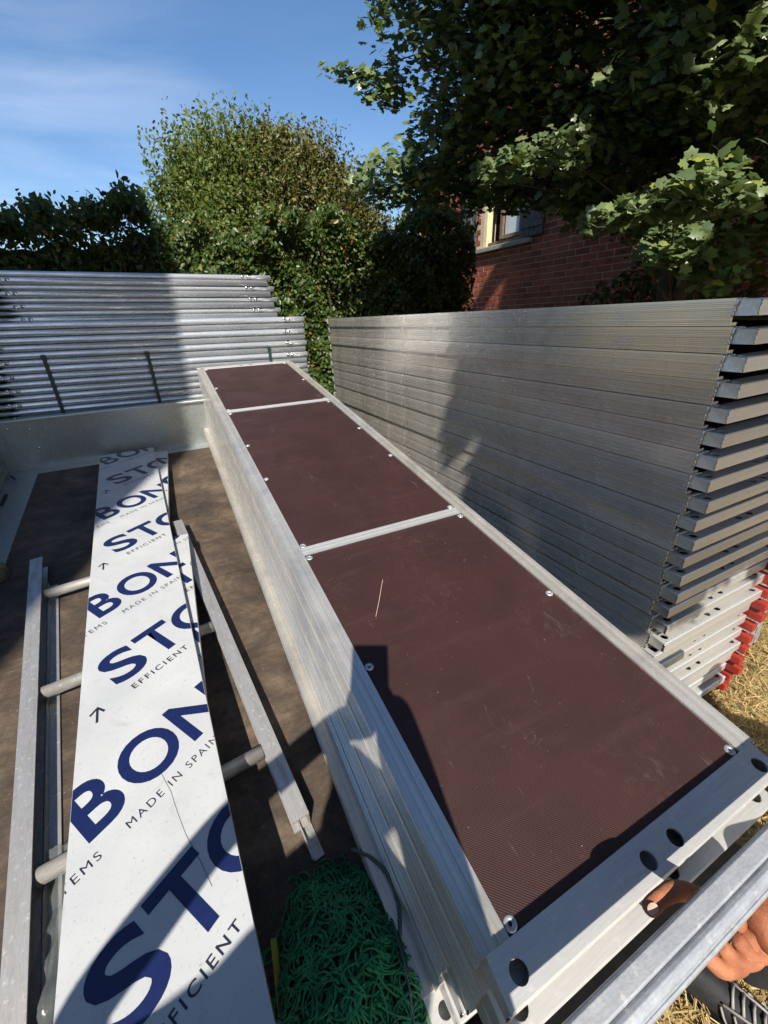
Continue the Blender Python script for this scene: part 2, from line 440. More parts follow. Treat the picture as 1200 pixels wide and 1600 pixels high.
def tag(o, label, cat, group=None):
    o['label'] = label; o['category'] = cat
    if group: o['group'] = group
    return o
def thing(name, label, cat, M=None, group=None):
    o = bpy.data.objects.new(name, None); C.objects.link(o)
    o.empty_display_size = .1
    if M is not None: o.matrix_world = M
    return tag(o, label, cat, group)
def copy_tree(o, parent=None):
    c = o.copy(); C.objects.link(c); c.parent = parent
    for ch in o.children: copy_tree(ch, c)
    return c
ORD = ['topmost', 'second', 'third', 'fourth', 'fifth', 'sixth', 'seventh', 'eighth', 'ninth', 'tenth', 'eleventh', 'twelfth', 'thirteenth', 'fourteenth',
       'fifteenth', 'sixteenth', 'seventeenth', 'eighteenth', 'nineteenth', 'twentieth', 'twenty-first', 'twenty-second', 'twenty-third', 'twenty-fourth',
       'twenty-fifth', 'twenty-sixth', 'twenty-seventh', 'twenty-eighth']

# the trailer's own frame: x across, y along (rising away), z out of its bed
TO = Vector((.2360, .1827, .8800)); TT = .163
TF = Matrix.Translation(TO) @ Matrix.Rotation(TT, 4, 'X')
FZ = -.50

# ---------------------------------------------------------------- ground
g = MB()
N = 60; 
def gz(x, y):
    return 0.0
g.add([(-700, -700, 0), (700, -700, 0), (700, 700, 0), (-700, 700, 0)], [(0, 1, 2, 3)])
add('ground', g.mesh('ground', GROUND), kind='structure')

def scatter_mesh(name, mats, tmpl_v, tmpl_f, pos, nrm, spin, size, mi=None, fold=None):
    """many leaf-like faces as one mesh (numpy)"""
    T = np.array(tmpl_v, float); k = len(T); n = len(pos)
    nrm = nrm / np.linalg.norm(nrm, axis=1, keepdims=True)
    a = np.cross(nrm, spin); a /= (np.linalg.norm(a, axis=1, keepdims=True) + 1e-9)
    b = np.cross(nrm, a)
    P = pos[:, None, :] + size[:, None, None] * (T[None, :, 0:1] * a[:, None, :] + T[None, :, 1:2] * b[:, None, :] + T[None, :, 2:3] * nrm[:, None, :])
    V = P.reshape(-1, 3)
    lens = [len(f) for f in tmpl_f]; base = np.concatenate([np.array(f) for f in tmpl_f])
    L = (base[None, :] + (np.arange(n) * k)[:, None]).reshape(-1)
    starts0 = np.cumsum([0] + lens[:-1]); tot = sum(lens)
    st = (starts0[None, :] + (np.arange(n) * tot)[:, None]).reshape(-1)
    me = bpy.data.meshes.new(name)
    me.vertices.add(len(V)); me.vertices.foreach_set('co', V.astype(np.float32).ravel())
    me.loops.add(len(L)); me.loops.foreach_set('vertex_index', L.astype(np.int32))
    me.polygons.add(len(st)); me.polygons.foreach_set('loop_start', st.astype(np.int32))
    me.polygons.foreach_set('loop_total', np.tile(lens, n).astype(np.int32))
    for m in (mats if isinstance(mats, (list, tuple)) else [mats]): me.materials.append(m)
    if mi is not None: me.polygons.foreach_set('material_index', np.repeat(mi, len(lens)).astype(np.int32))
    me.update(calc_edges=True); me.validate()
    return me
LEAF_V = [(0, -.5, 0), (.27, -.12, .07), (.2, .25, .05), (0, .5, -.04), (-.2, .25, .05), (-.27, -.12, .07), (0, 0, -.02)]
LEAF_F = [(0, 1, 6), (1, 2, 3, 6), (6, 3, 4, 5), (0, 6, 5)]
MAP = []
for i, (an, r) in enumerate([(-90, .08), (-65, .30), (-28, .36), (-12, .56), (12, .42), (38, .60), (62, .47), (90, .68), (118, .47), (142, .60), (168, .42), (192, .56), (208, .36), (245, .30)]):
    x, y = r * math.cos(math.radians(an)), r * math.sin(math.radians(an))
    MAP.append((x, y, -.22 * (x * x + y * y) + .06 * abs(x)))
MAP_V = MAP + [(0, 0, .03)]
MAP_F = [(i, (i + 1) % 14, 14) for i in range(14)]

# straw: where the bare ground shows at the right, and thinner round about
n = 60000
pos = np.stack([rng.uniform(.45, 3.6, n), rng.uniform(-.7, 2.3, n), rng.uniform(.002, .025, n)], 1)
nr = rng.normal(0, .5, (n, 3)); nr[:, 2] = 1
ST_V = [(-.025, -.5, 0), (.025, -.5, 0), (.02, .5, .05), (-.02, .5, .05)]
me = scatter_mesh('dry_grass', [L_STRAW, L_GRASS], ST_V, [(0, 1, 2, 3)], pos, nr, rng.normal(0, 1, (n, 3)), rng.uniform(.03, .085, n), (rng.random(n) > .95).astype(int))
o = add('dry_grass', me, kind='stuff'); tag(o, 'short dry straw-coloured grass on the sunlit ground at right', 'grass')
n = 26000
pos = np.stack([rng.uniform(-4.5, 4.5, n), rng.uniform(2.6, 5.0, n), rng.uniform(.002, .03, n)], 1)
me = scatter_mesh('far_grass', [L_STRAW, L_GRASS], ST_V, [(0, 1, 2, 3)], pos, rng.normal(0, .6, (n, 3)) + [0, 0, 1], rng.normal(0, 1, (n, 3)), rng.uniform(.05, .11, n), (rng.random(n) > .75).astype(int))
o = add('lawn_grass', me, kind='stuff'); tag(o, 'patchy dry grass along the foot of the hedge', 'grass')

# ---------------------------------------------------------------- hedges, trees
def leafs(n, size, sampler, out_dir, name, matl, jitter=.9, tv=LEAF_V, tf=LEAF_F, mi=None):
    pos = sampler(n)
    n = len(pos)
    nr = np.array(out_dir) + rng.normal(0, jitter, (n, 3))
    return scatter_mesh(name, matl, tv, tf, pos, nr, rng.normal(0, 1, (n, 3)) + np.array([0, 0, .8]), size * rng.uniform(.6, 1.25, n), mi)
def lump(x, z, s=0.0):
    return .16 * np.sin(x * 2.3 + 1.7 * s) * np.sin(z * 2.9 + s) + .09 * np.sin(x * 6.1 + 2 * s) * np.cos(z * 5.3) + .05 * np.sin(x * 13 + z * 11)
def hedge(name, label, x0, x1, y, h, nleaf, size, matl, seed, y_slope=0.0, topvar=.12):
    t = thing(name, label, 'hedge', Matrix.Translation(((x0 + x1) / 2, y, 0)), 'hedges at the back of the yard')
    cx = (x0 + x1) / 2
    def top(x): return h + topvar * np.sin(x * 3.1 + seed) + topvar * .6 * np.sin(x * 8.7 + seed) + topvar * .4 * np.sin(x * 19 + seed)
    def smp(n):
        x = rng.uniform(x0, x1, n); u = rng.random(n)
        z = u * top(x)
        d = np.abs(rng.normal(0, .10, n))
        yy = y + lump(x, z, seed) + d + y_slope * (x - x0)
        k = rng.random(n) < .20                      # the clipped top
        z = np.where(k, top(x) + rng.normal(0, .05, n), z); yy = np.where(k, y + rng.uniform(-.05, .8, n), yy)
        # clumps: drop leaves in the gaps so dark holes stay
        g_ = np.sin(x * 9 + 3 * np.sin(z * 7 + seed)) * np.sin(z * 10 + 2 * np.sin(x * 5))
        keep = rng.random(n) < (.62 + .42 * g_)
        return np.stack([x - cx, yy - y, z], 1)[keep]
    add('foliage', leafs(nleaf, size, smp, (0, -.9, .7), 'hedge_foliage', matl), t)
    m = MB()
    # near-black sheet inside, standing in for the hedge's inner shade
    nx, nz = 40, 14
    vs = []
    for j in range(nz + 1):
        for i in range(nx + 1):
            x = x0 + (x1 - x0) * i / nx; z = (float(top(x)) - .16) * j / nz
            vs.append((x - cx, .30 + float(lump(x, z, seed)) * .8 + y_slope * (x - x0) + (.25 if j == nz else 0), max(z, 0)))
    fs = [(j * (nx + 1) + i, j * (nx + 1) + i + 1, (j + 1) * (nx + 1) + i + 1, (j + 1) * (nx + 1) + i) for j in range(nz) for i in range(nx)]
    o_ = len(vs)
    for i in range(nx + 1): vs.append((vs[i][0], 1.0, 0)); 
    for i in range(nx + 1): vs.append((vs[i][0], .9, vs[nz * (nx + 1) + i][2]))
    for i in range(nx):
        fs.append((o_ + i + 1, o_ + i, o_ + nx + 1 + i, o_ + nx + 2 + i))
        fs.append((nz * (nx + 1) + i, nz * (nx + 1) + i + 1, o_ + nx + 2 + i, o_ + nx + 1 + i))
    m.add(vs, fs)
    add('inner_shade_sheet', m.mesh('inner_shade_sheet', CORE), t)
    # stems and long shoots standing out of the top
    m = MB(); lp = []
    for i in range(int((x1 - x0) * 5)):
        x = rng.uniform(x0, x1); yy = y + rng.uniform(.05, .6); z0 = float(top(x)) - .15
        L = rng.uniform(.15, .42) * (1.0 if rng.random() < .6 else 1.4)
        lx, ly = rng.normal(0, .22), rng.normal(0, .15); pts = []
        for q in range(6):
            a = q / 5; pts.append((x - cx + lx * L * a * a * 1.6, yy - y + ly * L * a, z0 + L * a * (1 - .12 * a)))
        m.tube(pts, [.0065 * (1 - .14 * q) for q in range(6)], 4)
        for q in range(int(L * 60)):
            a = rng.uniform(0, 4.99); p = np.array(Vector(pts[int(a)]).lerp(Vector(pts[int(a) + 1]), a % 1)); lp.append(p + rng.normal(0, .018, 3))
    for i in range(int((x1 - x0) * 6)):
        x = rng.uniform(x0, x1) - cx
        m.tube([(x, .25, 0), (x + rng.normal(0, .06), .2, .8), (x + rng.normal(0, .12), .22, h * .9)], [.018, .012, .005], 5)
    add('stem', m.mesh('stem', TWIG), t, kind='stuff')
    lp = np.array(lp)
    me = scatter_mesh('shoot_leaf', matl, LEAF_V, LEAF_F, lp, rng.normal(0, 1, (len(lp), 3)) + [0, -.3, .4], rng.normal(0, 1, (len(lp), 3)), size * rng.uniform(.7, 1.3, len(lp)))
    add('shoot_leaves', me, t, kind='stuff')
    return t
hedge('hornbeam_hedge', 'tall dark shaded hedge behind the steel tubes at far left, loose shoots on top', -3.6, .20, 5.0, 2.58, 56000, .062, L_HEDGE, 1.0, .05, .07)
hedge('hornbeam_hedge', 'sunlit glossy green hedge in the middle, under the round olive tree', .20, 3.05, 5.05, 2.5, 72000, .058, L_HEDGE, 2.3, 0)
hedge('hornbeam_hedge', 'dark hedge end beside the brick house, right of the sunlit hedge', 3.05, 3.85, 4.95, 2.55, 18000, .058, L_HEDGE, 4.1, .0)

def branchy(m, p0, p1, r0, r1, k=7, wob=.06):
    p0, p1 = Vector(p0), Vector(p1); L = (p1 - p0).length; pts = []
    for i in range(7):
        a = i / 6; p = p0.lerp(p1, a) + Vector((rng.normal(0, wob * L * .25), rng.normal(0, wob * L * .25), wob * L * math.sin(a * PI)))
        pts.append(p if 0 < i < 6 else (p0 if i == 0 else p1))
    m.tube(pts, [r0 + (r1 - r0) * i / 6 for i in range(7)], k)
    return pts
# the round tree behind the middle hedge
t = thing('olive_tree', 'round bushy olive-green tree rising behind the sunlit hedge against the sky', 'tree', Matrix.Translation((1.72, 6.5, 0)))
m = MB()
branchy(m, (0, 0, 0), (0, 0, 1.7), .11, .08, 10)
tips = []
for i in range(64):
    a = rng.uniform(0, 2 * PI); e = rng.uniform(.15, 1.45); R = rng.uniform(.72, 1.2)
    tip = Vector((1.36 * R * math.cos(a) * math.cos(e), 1.0 * R * math.sin(a) * math.cos(e), 2.15 + 1.40 * R * math.sin(e) ** .75))
    branchy(m, (0, 0, 1.5 + .3 * rng.random()), tip, .035, .006, 6, .1)
    tips.append(tip)
SHOOT = []; trunk_mb = m
def crown(n):
    P = []
    for tip in tips:
        s = .22
        P.append(np.clip(rng.normal(0, 1, (n // len(tips), 3)), -1.7, 1.7) * [s, s, s * 1.0] + np.array(tip) * [.90, .90, .97])
    # upright feathery shoots
    for i in range(400):
        a = rng.uniform(0, 2 * PI); e = rng.uniform(.1, 1.5)
        b = np.array([1.38 * math.cos(a) * math.cos(e), 1.0 * math.sin(a) * math.cos(e), 2.1 + 1.36 * math.sin(e) ** .75])
        L = rng.uniform(.12, .34); d = np.array([b[0] * .35, b[1] * .35, 1.0]); d /= np.linalg.norm(d)
        q = rng.random(95)[:, None]; SHOOT.append((b, b + d * L))
        P.append(b + d * L * q + rng.normal(0, .020, (95, 3)) * (1.25 - q))
    P = np.concatenate(P)
    g_ = np.sin(P[:, 0] * 7 + 2 * np.sin(P[:, 2] * 5)) * np.sin(P[:, 2] * 8 + 2 * np.sin(P[:, 0] * 6 + P[:, 1] * 4))
    return P[rng.random(len(P)) < .72 + .45 * g_]
pos = crown(125000)
for (p0_, p1_) in SHOOT: trunk_mb.tube([p0_ * .8 + np.array([0, 0, .4]), p0_, p1_], [.006, .005, .002], 4)
add('trunk', trunk_mb.mesh('trunk', TRUNK, True), t)
mi = ((pos[:, 0] + rng.normal(0, .25, len(pos))) < -.25).astype(int)
me = scatter_mesh('crown', [L_TREE, L_TREEG], LEAF_V, LEAF_F, pos, rng.normal(0, .9, (len(pos), 3)) + [0, -.5, .7], rng.normal(0, 1, (len(pos), 3)) + [0, 0, .8], .045 * rng.uniform(.6, 1.35, len(pos)), mi)
add('crown', me, t)

# the big maple at the right; unseen leaves added behind the camera extend its crown for shade
t = thing('maple_tree', 'big dark maple with large lobed leaves hanging over the right of the picture', 'tree', Matrix.Translation((3.35, 2.05, 0)))
TB = np.array([3.35, 2.05, 0])
m = MB()
branchy(m, (0, 0, 0), (.05, .05, 2.6), .085, .07, 12, .02)
branchy(m, (.03, 0, 1.5), (-.45, -.6, 3.4), .05, .035, 9, .04)
branchy(m, (.05, .05, 2.5), (.2, .6, 5.2), .08, .03, 9, .04)
clumps = []   # centre, radii, leaves
def cl(x, y, z, rx, ry, rz, n): clumps.append(((x, y, z), (rx, ry, rz), n))
# lower skirts of the crown, as they hang
cl(2.32, 1.52, 2.06, .26, .22, .08, 150)
cl(2.36, 1.42, 2.12, .20, .15, .10, 70)
cl(2.22, 1.78, 2.03, .14, .12, .06, 34)
cl(2.42, 1.30, 2.02, .12, .12, .06, 26)
cl(2.34, 2.34, 2.46, .26, .24, .09, 120)
cl(2.20, 2.60, 2.42, .18, .18, .07, 50)
cl(2.64, 1.55, 2.58, .24, .22, .14, 110)
cl(2.62, 1.35, 2.30, .15, .15, .10, 60)
NLIT = 8
cl(2.85, 1.80, 1.92, .22, .16, .13, 110)
cl(3.0, 1.62, 1.80, .2, .16, .12, 90)
cl(3.05, 2.0, 2.15, .3, .25, .12, 150)
cl(2.95, 2.6, 2.35, .3, .25, .12, 150)
cl(2.22, 3.72, 2.66, .40, .34, .20, 330)
cl(2.05, 4.02, 2.66, .30, .2, .17, 170)
cl(2.65, 3.55, 2.58, .45, .3, .18, 330)
cl(2.95, 3.2, 2.52, .4, .3, .16, 260)
cl(1.74, 3.84, 3.27, .26, .10, .045, 50)
cl(1.98, 3.76, 3.18, .2, .14, .10, 80)
cl(2.25, 3.62, 3.55, .42, .4, .34, 420)
cl(2.5, 3.4, 3.05, .42, .4, .22, 380)
cl(2.05, 3.65, 3.85, .28, .3, .22, 180)
cl(2.9, 3.3, 3.9, .7, .6, .6, 900)
cl(3.5, 3.0, 3.5, .7, .6, .55, 900)
cl(3.1, 2.9, 2.95, .55, .5, .35, 600)
cl(3.4, 2.4, 2.85, .5, .45, .4, 560)
cl(3.6, 2.0, 3.3, .6, .5, .5, 600)
cl(3.3, 1.6, 2.7, .45, .4, .38, 420)
cl(3.0, 1.9, 3.1, .45, .4, .4, 420)
cl(3.2, 2.3, 4.0, .8, .8, .7, 900)
cl(3.4, 1.2, 3.0, .5, .5, .6, 520)
cl(3.6, 1.7, 2.15, .45, .4, .25, 330)
cl(3.5, 1.2, 1.95, .4, .35, .3, 260)
cl(3.9, 2.5, 2.2, .4, .4, .3, 330)
cl(3.2, .9, 2.4, .4, .35, .4, 300)
for (a_, b_) in (((2.9, 3.4, 3.4), 520), ((2.6, 3.1, 3.7), 420), ((3.4, 3.4, 2.9), 560), ((3.9, 3.2, 3.0), 560), ((3.9, 2.4, 2.8), 560), ((4.1, 1.9, 3.4), 500), ((2.8, 2.6, 3.6), 520),
                 ((2.9, 2.4, 2.75), 320), ((2.75, 2.1, 3.4), 460), ((2.7, 1.8, 2.8), 300), ((2.9, 1.4, 2.45), 300), ((2.6, 1.5, 3.2), 360), ((2.5, 2.9, 3.1), 300), ((2.4, 3.2, 3.4), 260), ((2.3, 2.7, 3.75), 300), ((3.0, 1.1, 2.7), 320),
                 ((3.3, 1.0, 2.1), 220), ((3.6, .9, 2.5), 300), ((3.1, 1.5, 2.15), 160), ((3.3, 2.6, 2.42), 260), ((2.75, 1.15, 3.0), 320), ((2.3, 1.7, 3.6), 300), ((2.45, 3.5, 2.82), 200), ((2.9, 3.9, 3.1), 400)):
    cl(a_[0], a_[1], a_[2], .42, .40, .30, int(b_ * 1.1))
P = []; tips = []
for (c, r, n_) in clumps:
    n_ = int(n_ * 2.0)
    q = rng.normal(0, 1, (n_, 3)); rr_ = np.linalg.norm(q, axis=1, keepdims=True)
    q = q / rr_ * rng.random((n_, 1)) ** .45
    P.append(np.array(c) + q * np.array(r) * 1.15); tips.append(c)
# unseen leaves added behind the camera, shaped to shade the right and leave flecks
n_ = 20500
y = rng.uniform(-1.9, -.3, n_); X = rng.uniform(-.78, 2.7, n_) + rng.normal(0, .04, n_); Z = rng.uniform(5.35, 11.6, n_)
edge = -.78 + .10 * np.sin(Z * 2.2) + np.where(Z < 6.0, .16, 0)
k_ = X > edge
for (hx, hz, hr, hw) in ((.32, 6.85, .42, .26), (.08, 8.10, .20, .14), (.62, 6.55, .2, .2), (1.08, 11.1, .24, .3), (-.72, 9.9, .2, .25), (.75, 8.9, .14, .14), (.42, 9.6, .12, .1)):
    k_ &= ((X - hx) / hr) ** 2 + ((Z - hz) / hw) ** 2 > 1 + rng.normal(0, .12, n_)
x = X + .4288 * (y + 3); z = Z - 1.0545 * (y + 3)
n2_ = 2600
y2 = rng.uniform(-1.9, -1.2, n2_); X2 = rng.uniform(-.50, 1.2, n2_); Z2 = rng.uniform(4.5, 5.6, n2_)
lo = np.stack([X2 + .4288 * (y2 + 3), y2, Z2 - 1.0545 * (y2 + 3)], 1)[Z2 > 4.5 + .12 * np.sin(X2 * 9)]
back = np.concatenate([np.stack([x, y, z], 1)[k_], lo])
P.append(back)
def sunxy(q): return np.stack([q[:, 0] - .4288 * (q[:, 1] + 3), q[:, 2] + 1.0545 * (q[:, 1] + 3)], 1)
for i in range(len(P)):  # leaves sunward of the chosen clumps are cleared so sun reaches them
    q = P[i]; keep = np.ones(len(q), bool); a_ = sunxy(q)
    for (c, r, n_) in clumps[:NLIT + 1]:
        c2 = sunxy(np.array([c]))[0]; rad = (r[0] * 1.05 + .10, max(r[2], r[1] * .9) * 1.15 + .10)
        ins = ((a_[:, 0] - c2[0]) / rad[0]) ** 2 + ((a_[:, 1] - c2[1]) / rad[1]) ** 2 < 1 + rng.normal(0, .15, len(q))
        keep &= ~(ins & (q[:, 1] < c[1] - r[1] * 1.2))
    P[i] = q[keep]
back = P[-1]
pos = np.concatenate(P)
for (cx_, cy_, cz_) in tips[::2]:
    z0 = min(2.5, cz_ * .8) if cz_ < 3 else 3.2
    pts = branchy(m, (0.02, 0.02, z0 - .1), Vector((cx_, cy_, cz_)) - Vector(TB), .010, .003, 5, .05)
for (ax, ay, az) in ((1.2, -1.2, 5.2), (1.9, -1.0, 6.6), (.6, -.9, 5.0), (2.2, -1.5, 4.6), (1.4, -.7, 7.6), (.9, -1.4, 6.6), (2.6, -.6, 5.4)):
    branchy(m, (-.4, -.5, 3.2), Vector((ax, ay, az)) - Vector(TB), .04, .008, 6, .06)
add('trunk', m.mesh('trunk', TRUNK, True), t)
nn = len(pos); sz = np.where(np.arange(nn) < nn - len(back), .068, .19) * rng.uniform(.6, 1.2, nn)
nrm = rng.normal(0, .42, (nn, 3)) + [-.22, -.45, .85]
nrm[nn - len(back):] = rng.normal(0, .5, (len(back), 3)) + [-.28, -.66, .7]
sp_ = rng.normal(0, 1, (nn, 3)) * .7 + [0, 0, -1]
me = scatter_mesh('crown', L_MAPLE, MAP_V, MAP_F, pos - TB, nrm, sp_, sz)
add('crown', me, t)

# shrub with some red leaves behind the deck stack
t = thing('red_leaved_shrub', 'low shaded shrub with some red leaves behind the tall deck stack', 'shrub', Matrix.Translation((3.9, 2.2, 0)))
n_ = 12000
q = rng.normal(0, 1, (n_, 3)); q /= np.linalg.norm(q, axis=1, keepdims=True); q *= rng.random((n_, 1)) ** .3
pos = q * [.75, 1.5, 1.0] + [0, 0, 1.0]
me = scatter_mesh('foliage', [L_HEDGE, L_RED], LEAF_V, LEAF_F, pos, q + rng.normal(0, .7, (n_, 3)) + [0, 0, .3], rng.normal(0, 1, (n_, 3)), .07 * rng.uniform(.6, 1.3, n_), (rng.random(n_) > .62).astype(int))
add('foliage', me, t)
m = MB()
for i in range(14): branchy(m, (rng.normal(0, .1), rng.normal(0, .3), 0), (rng.normal(0, .35), rng.normal(0, .8), 1.5), .02, .006, 5)
add('stem', m.mesh('stem', TWIG), t, kind='stuff')

# ---------------------------------------------------------------- brick house at the right back
HX, HY0, HY1 = 5.0, -1.2, 8.25
EZ, RZ_ = 3.25, 6.35       # eaves and ridge
HYC = (HY0 + HY1) / 2
house = thing('brick_house', 'red brick gable house behind the maple with a shuttered window', 'house', Matrix.Translation((HX, HYC, 0)))
WY0, WY1, WZ0, WZ1 = 5.42 - HYC, 6.26 - HYC, 2.56, 3.55
def roofz(y): return EZ + (RZ_ - EZ) * (1 - abs(y) / (HY1 - HYC))
m = MB()
# wall sheet behind the bricks, with the window opening
a = HY1 - HYC
for (y0, y1, z0, z1) in ((-a, WY0, 0, EZ), (WY1, a, 0, EZ), (WY0, WY1, 0, WZ0), ):
    m.box(-.006, .24, y0, y1, z0, z1)
m.prism([(-a, EZ), (WY0, EZ), (WY0, WZ1), (WY1, WZ1), (WY1, EZ), (a, EZ), (0, RZ_)], -.006, .24, axis='X')
add('mortar_wall', m.mesh('mortar_wall', MORTAR), house)
m = MB(); m.box(.24, 6, -a, -a + .24, 0, EZ); m.box(.24, 6, a - .24, a, 0, EZ); m.box(5.76, 6, -a + .24, a - .24, 0, EZ)
m.box(.9, .92, WY0 - .6, WY1 + .6, 1.6, EZ, 1)  # dark sheet standing in for the unlit room behind the window
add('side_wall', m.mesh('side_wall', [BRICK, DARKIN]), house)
m = MB()
for s_ in (-1, 1):
    p0 = [(s_ * (a + .12), EZ - .10), (0, RZ_ + .02), (0, RZ_ + .16), (s_ * (a + .14), EZ + .04)]
    m.prism(p0, -.16, 6.15, axis='X')
add('roof', m.mesh('roof', ROOFT), house)
bmesh_v = []
brick_me = None
bm_ = MB(); bm_.box(0, .03, -.1045, .1045, -.032, .032); brick_me = bm_.mesh('brick', BRICK, bevel=.003)
bh_ = MB(); bh_.box(0, .03, -.0495, .0495, -.032, .032); half_me = bh_.mesh('brick_half', BRICK, bevel=.003)
rest = MB(); cand = []
row = 0; z = 1.0
while z < RZ_ - .1:
    y = -a + (.0 if row % 2 else -.1125)
    while y < a:
        for (wd, hm) in (((.2145, 0),) if row % 4 != 3 else ((.0995, 1), (.0995, 1))):
            yc = y + wd / 2
            ok = abs(yc) < a - .1 and z < roofz(abs(yc) + .1) - .09
            if WY0 - .12 < yc < WY1 + .12 and WZ0 - .05 < z < WZ1 + .03: ok = False
            if ok: cand.append((yc, z, hm))
            y += wd + .0105
    row += 1; z += .0745
def worth(c):
    Y = c[0] + HYC
    return (1.68 < c[1] < 2.58 and 3.9 < Y < 7.0) or (2.58 <= c[1] < 3.1 and 6.26 < Y < 7.2)
n_parts = 0
for c in cand:
    jx = rng.normal(0, .0015)
    if worth(c) and n_parts < 290:
        add('brick', half_me if c[2] else brick_me, house, (jx - .012, c[0], c[1])); n_parts += 1
    elif c[0] + HYC > 1.5:
        w_ = .0495 if c[2] else .1045
        rest.box(jx - .010, jx + .02, c[0] - w_, c[0] + w_, c[1] - .032, c[1] + .032)
add('brick_courses', rest.mesh('brick_courses', BRICK), house, kind='stuff')
# window, open casement, jamb, sill, shutters
hw = (WY1 - WY0) / 2
m = MB(); m.box(.02, .09, -hw, -hw + .05, 0, .99); m.box(.02, .09, -hw + .05, hw - .05, 0, .05); m.box(.02, .09, -hw + .05, hw - .05, .94, .99)
w = add('window', m.mesh('window', WOOD, bevel=.004), house, (0, (WY0 + WY1) / 2, WZ0))
m = MB(); m.box(-.004, .10, hw - .07, hw - .002, .0, .99); add('jamb', m.mesh('jamb', PALEWOOD, bevel=.003), w)
# casement swung outwards
m = MB(); m.box(0, .045, 0, .05, 0, .88); m.box(0, .045, .37, .42, 0, .88); m.box(0, .045, .05, .37, 0, .05); m.box(0, .045, .05, .37, .83, .88)
ca = add('casement', m.mesh('casement', WOOD, bevel=.003), w, M=Matrix.Translation((.015, -hw + .03, .055)) @ Matrix.Rotation(.10, 4, 'Z'))
m = MB(); m.box(.036, .044, hw * .0 - hw + .08, -hw + .40, .11, .88); add('pane', m.mesh('pane', GLASS), w)
m = MB(); m.box(-.09, .05, WY0 - .25, WY1 + .30, WZ0 - .075, WZ0 - .02); add('sill', m.mesh('sill', SILL, bevel=.006), house)
def shutter(y0, y1):
    m = MB(); nb = 5; wd = (y1 - y0) / nb
    for i in range(nb): m.box(-.055, -.03, y0 + i * wd + .003, y0 + (i + 1) * wd - .003, WZ0 + .0, WZ1 - .02)
    sh = add('shutter', m.mesh('shutter', SHUT), house)
    for zz in (WZ0 + .1, WZ1 - .2):
        k = MB(); k.box(-.075, -.0555, y0, y1, zz, zz + .07); add('ledge_board', k.mesh('ledge_board', SHUT, bevel=.002), sh)
    k = MB(); Lb = math.hypot(y1 - y0, .6)
    k.prism([(y0 + .02, WZ0 + .18), (y0 + .09, WZ0 + .18), (y1 - .02, WZ1 - .22), (y1 - .09, WZ1 - .22)], -.074, -.0555, axis='X')
    add('brace_board', k.mesh('brace_board', SHUT), sh)
shutter(WY1 + .14, WY1 + .52); shutter(WY0 - .44, WY0 - .04)

# ---------------------------------------------------------------- building behind the photographer's left
bl = thing('barn_building', 'tall plain rendered building behind the photographer at left, casting the left shade', 'building')
az = math.radians(25.5)
bl.matrix_world = Matrix.Translation((-2.13, -1.2, 0)) @ Rz(-az)
m = MB(); m.box(-9, 0, -7, 0, 0, 6.45); add('wall', m.mesh('wall', plain('grey_render', (.30, .28, .25), .9)), bl)
m = MB(); m.box(-9.3, .34, -7.3, .05, 6.45, 6.75); m.prism([(-9.3, 6.75), (.34, 6.75), (-.55, 9.9), (-4.5, 12.5), (-9.3, 9.0)], -7.3, .05); add('roof', m.mesh('roof', ROOFT), bl)
for i in range(3):
    m = MB(); m.box(-2.2 - i * 2.4, -1.2 - i * 2.4, 0.0, .03, 1.2, 2.6); o = add('window', m.mesh('window', GLASS), bl)

# ---------------------------------------------------------------- the trailer
tr = thing('flatbed_trailer', 'low-sided flatbed trailer with dirty brown plywood floor, nose down towards the camera', 'trailer', TF)
X0, X1, Y0, Y1 = -1.20, .70, -.06, 2.93
m = MB(); m.box(X0 + .15, X1, Y0, Y1 - .075, FZ - .02, FZ)
add('floor', m.mesh('floor', FLOOR), tr)
m = MB(); m.box(X0, X0 + .15, Y0, Y1, FZ - .02, FZ + .0025); m.box(X0 + .15, X1, Y1 - .075, Y1, FZ - .02, FZ + .0025)
add('floor_edging', m.mesh('floor_edging', ZINC, bevel=.001), tr)
m = MB(); m.prism([(Y1 + .025, FZ - .05), (Y1 + .025, -.19), (Y1 + .02, -.185), (Y1 - .012, -.185), (Y1 - .015, -.19), (Y1 - .015, -.198), (Y1, -.200), (Y1, FZ - .05)], X0, X1, axis='X')
fb = add('end_board', m.mesh('end_board', ZINC), tr)
m = MB(); m.box(X0 - .004, X0 + .05, Y1 - .006, Y1 - .0005, FZ + .003, -.202)
add('corner_angle', m.mesh('corner_angle', ZINC), fb)
rv = MB()
for k in range(6):
    a_ = PI / 2 * k / 5
    pass
vs = []; fs = []
for j in range(5):
    for i in range(10):
        e = j / 4 * PI / 2; an = 2 * PI * i / 10; vs.append((.008 * math.cos(e) * math.cos(an), -.005 * math.sin(e), .008 * math.cos(e) * math.sin(an)))
for j in range(4):
    for i in range(10): fs.append((j * 10 + i, j * 10 + (i + 1) % 10, (j + 1) * 10 + (i + 1) % 10, (j + 1) * 10 + i))
rv.add(vs, fs); rvm = rv.mesh('rivet', WELD, True)
for (x_, z_) in ((-1.115, -.235), (-1.015, -.25), (-1.01, -.37), (-.02, -.26), (.4, -.26)): add('rivet', rvm, fb, (x_, Y1 - .0008, z_))
m = MB(); 
m.box(X0 - .03, X0 - .001, Y0, Y1 + .02, FZ - .05, -.19)
for i in range(7): m.box(X0 - .001, X0 + .004, Y0, Y1 - .002, FZ + .02 + i * .040, FZ + .045 + i * .040)
sb = add('side_board', m.mesh('side_board', ZINC, bevel=.0015), tr)
m = MB(); m.box(X1, X1 + .03, Y0, Y1 + .02, FZ - .05, -.28); add('side_board', m.mesh('side_board', ZINC, bevel=.0015), tr)
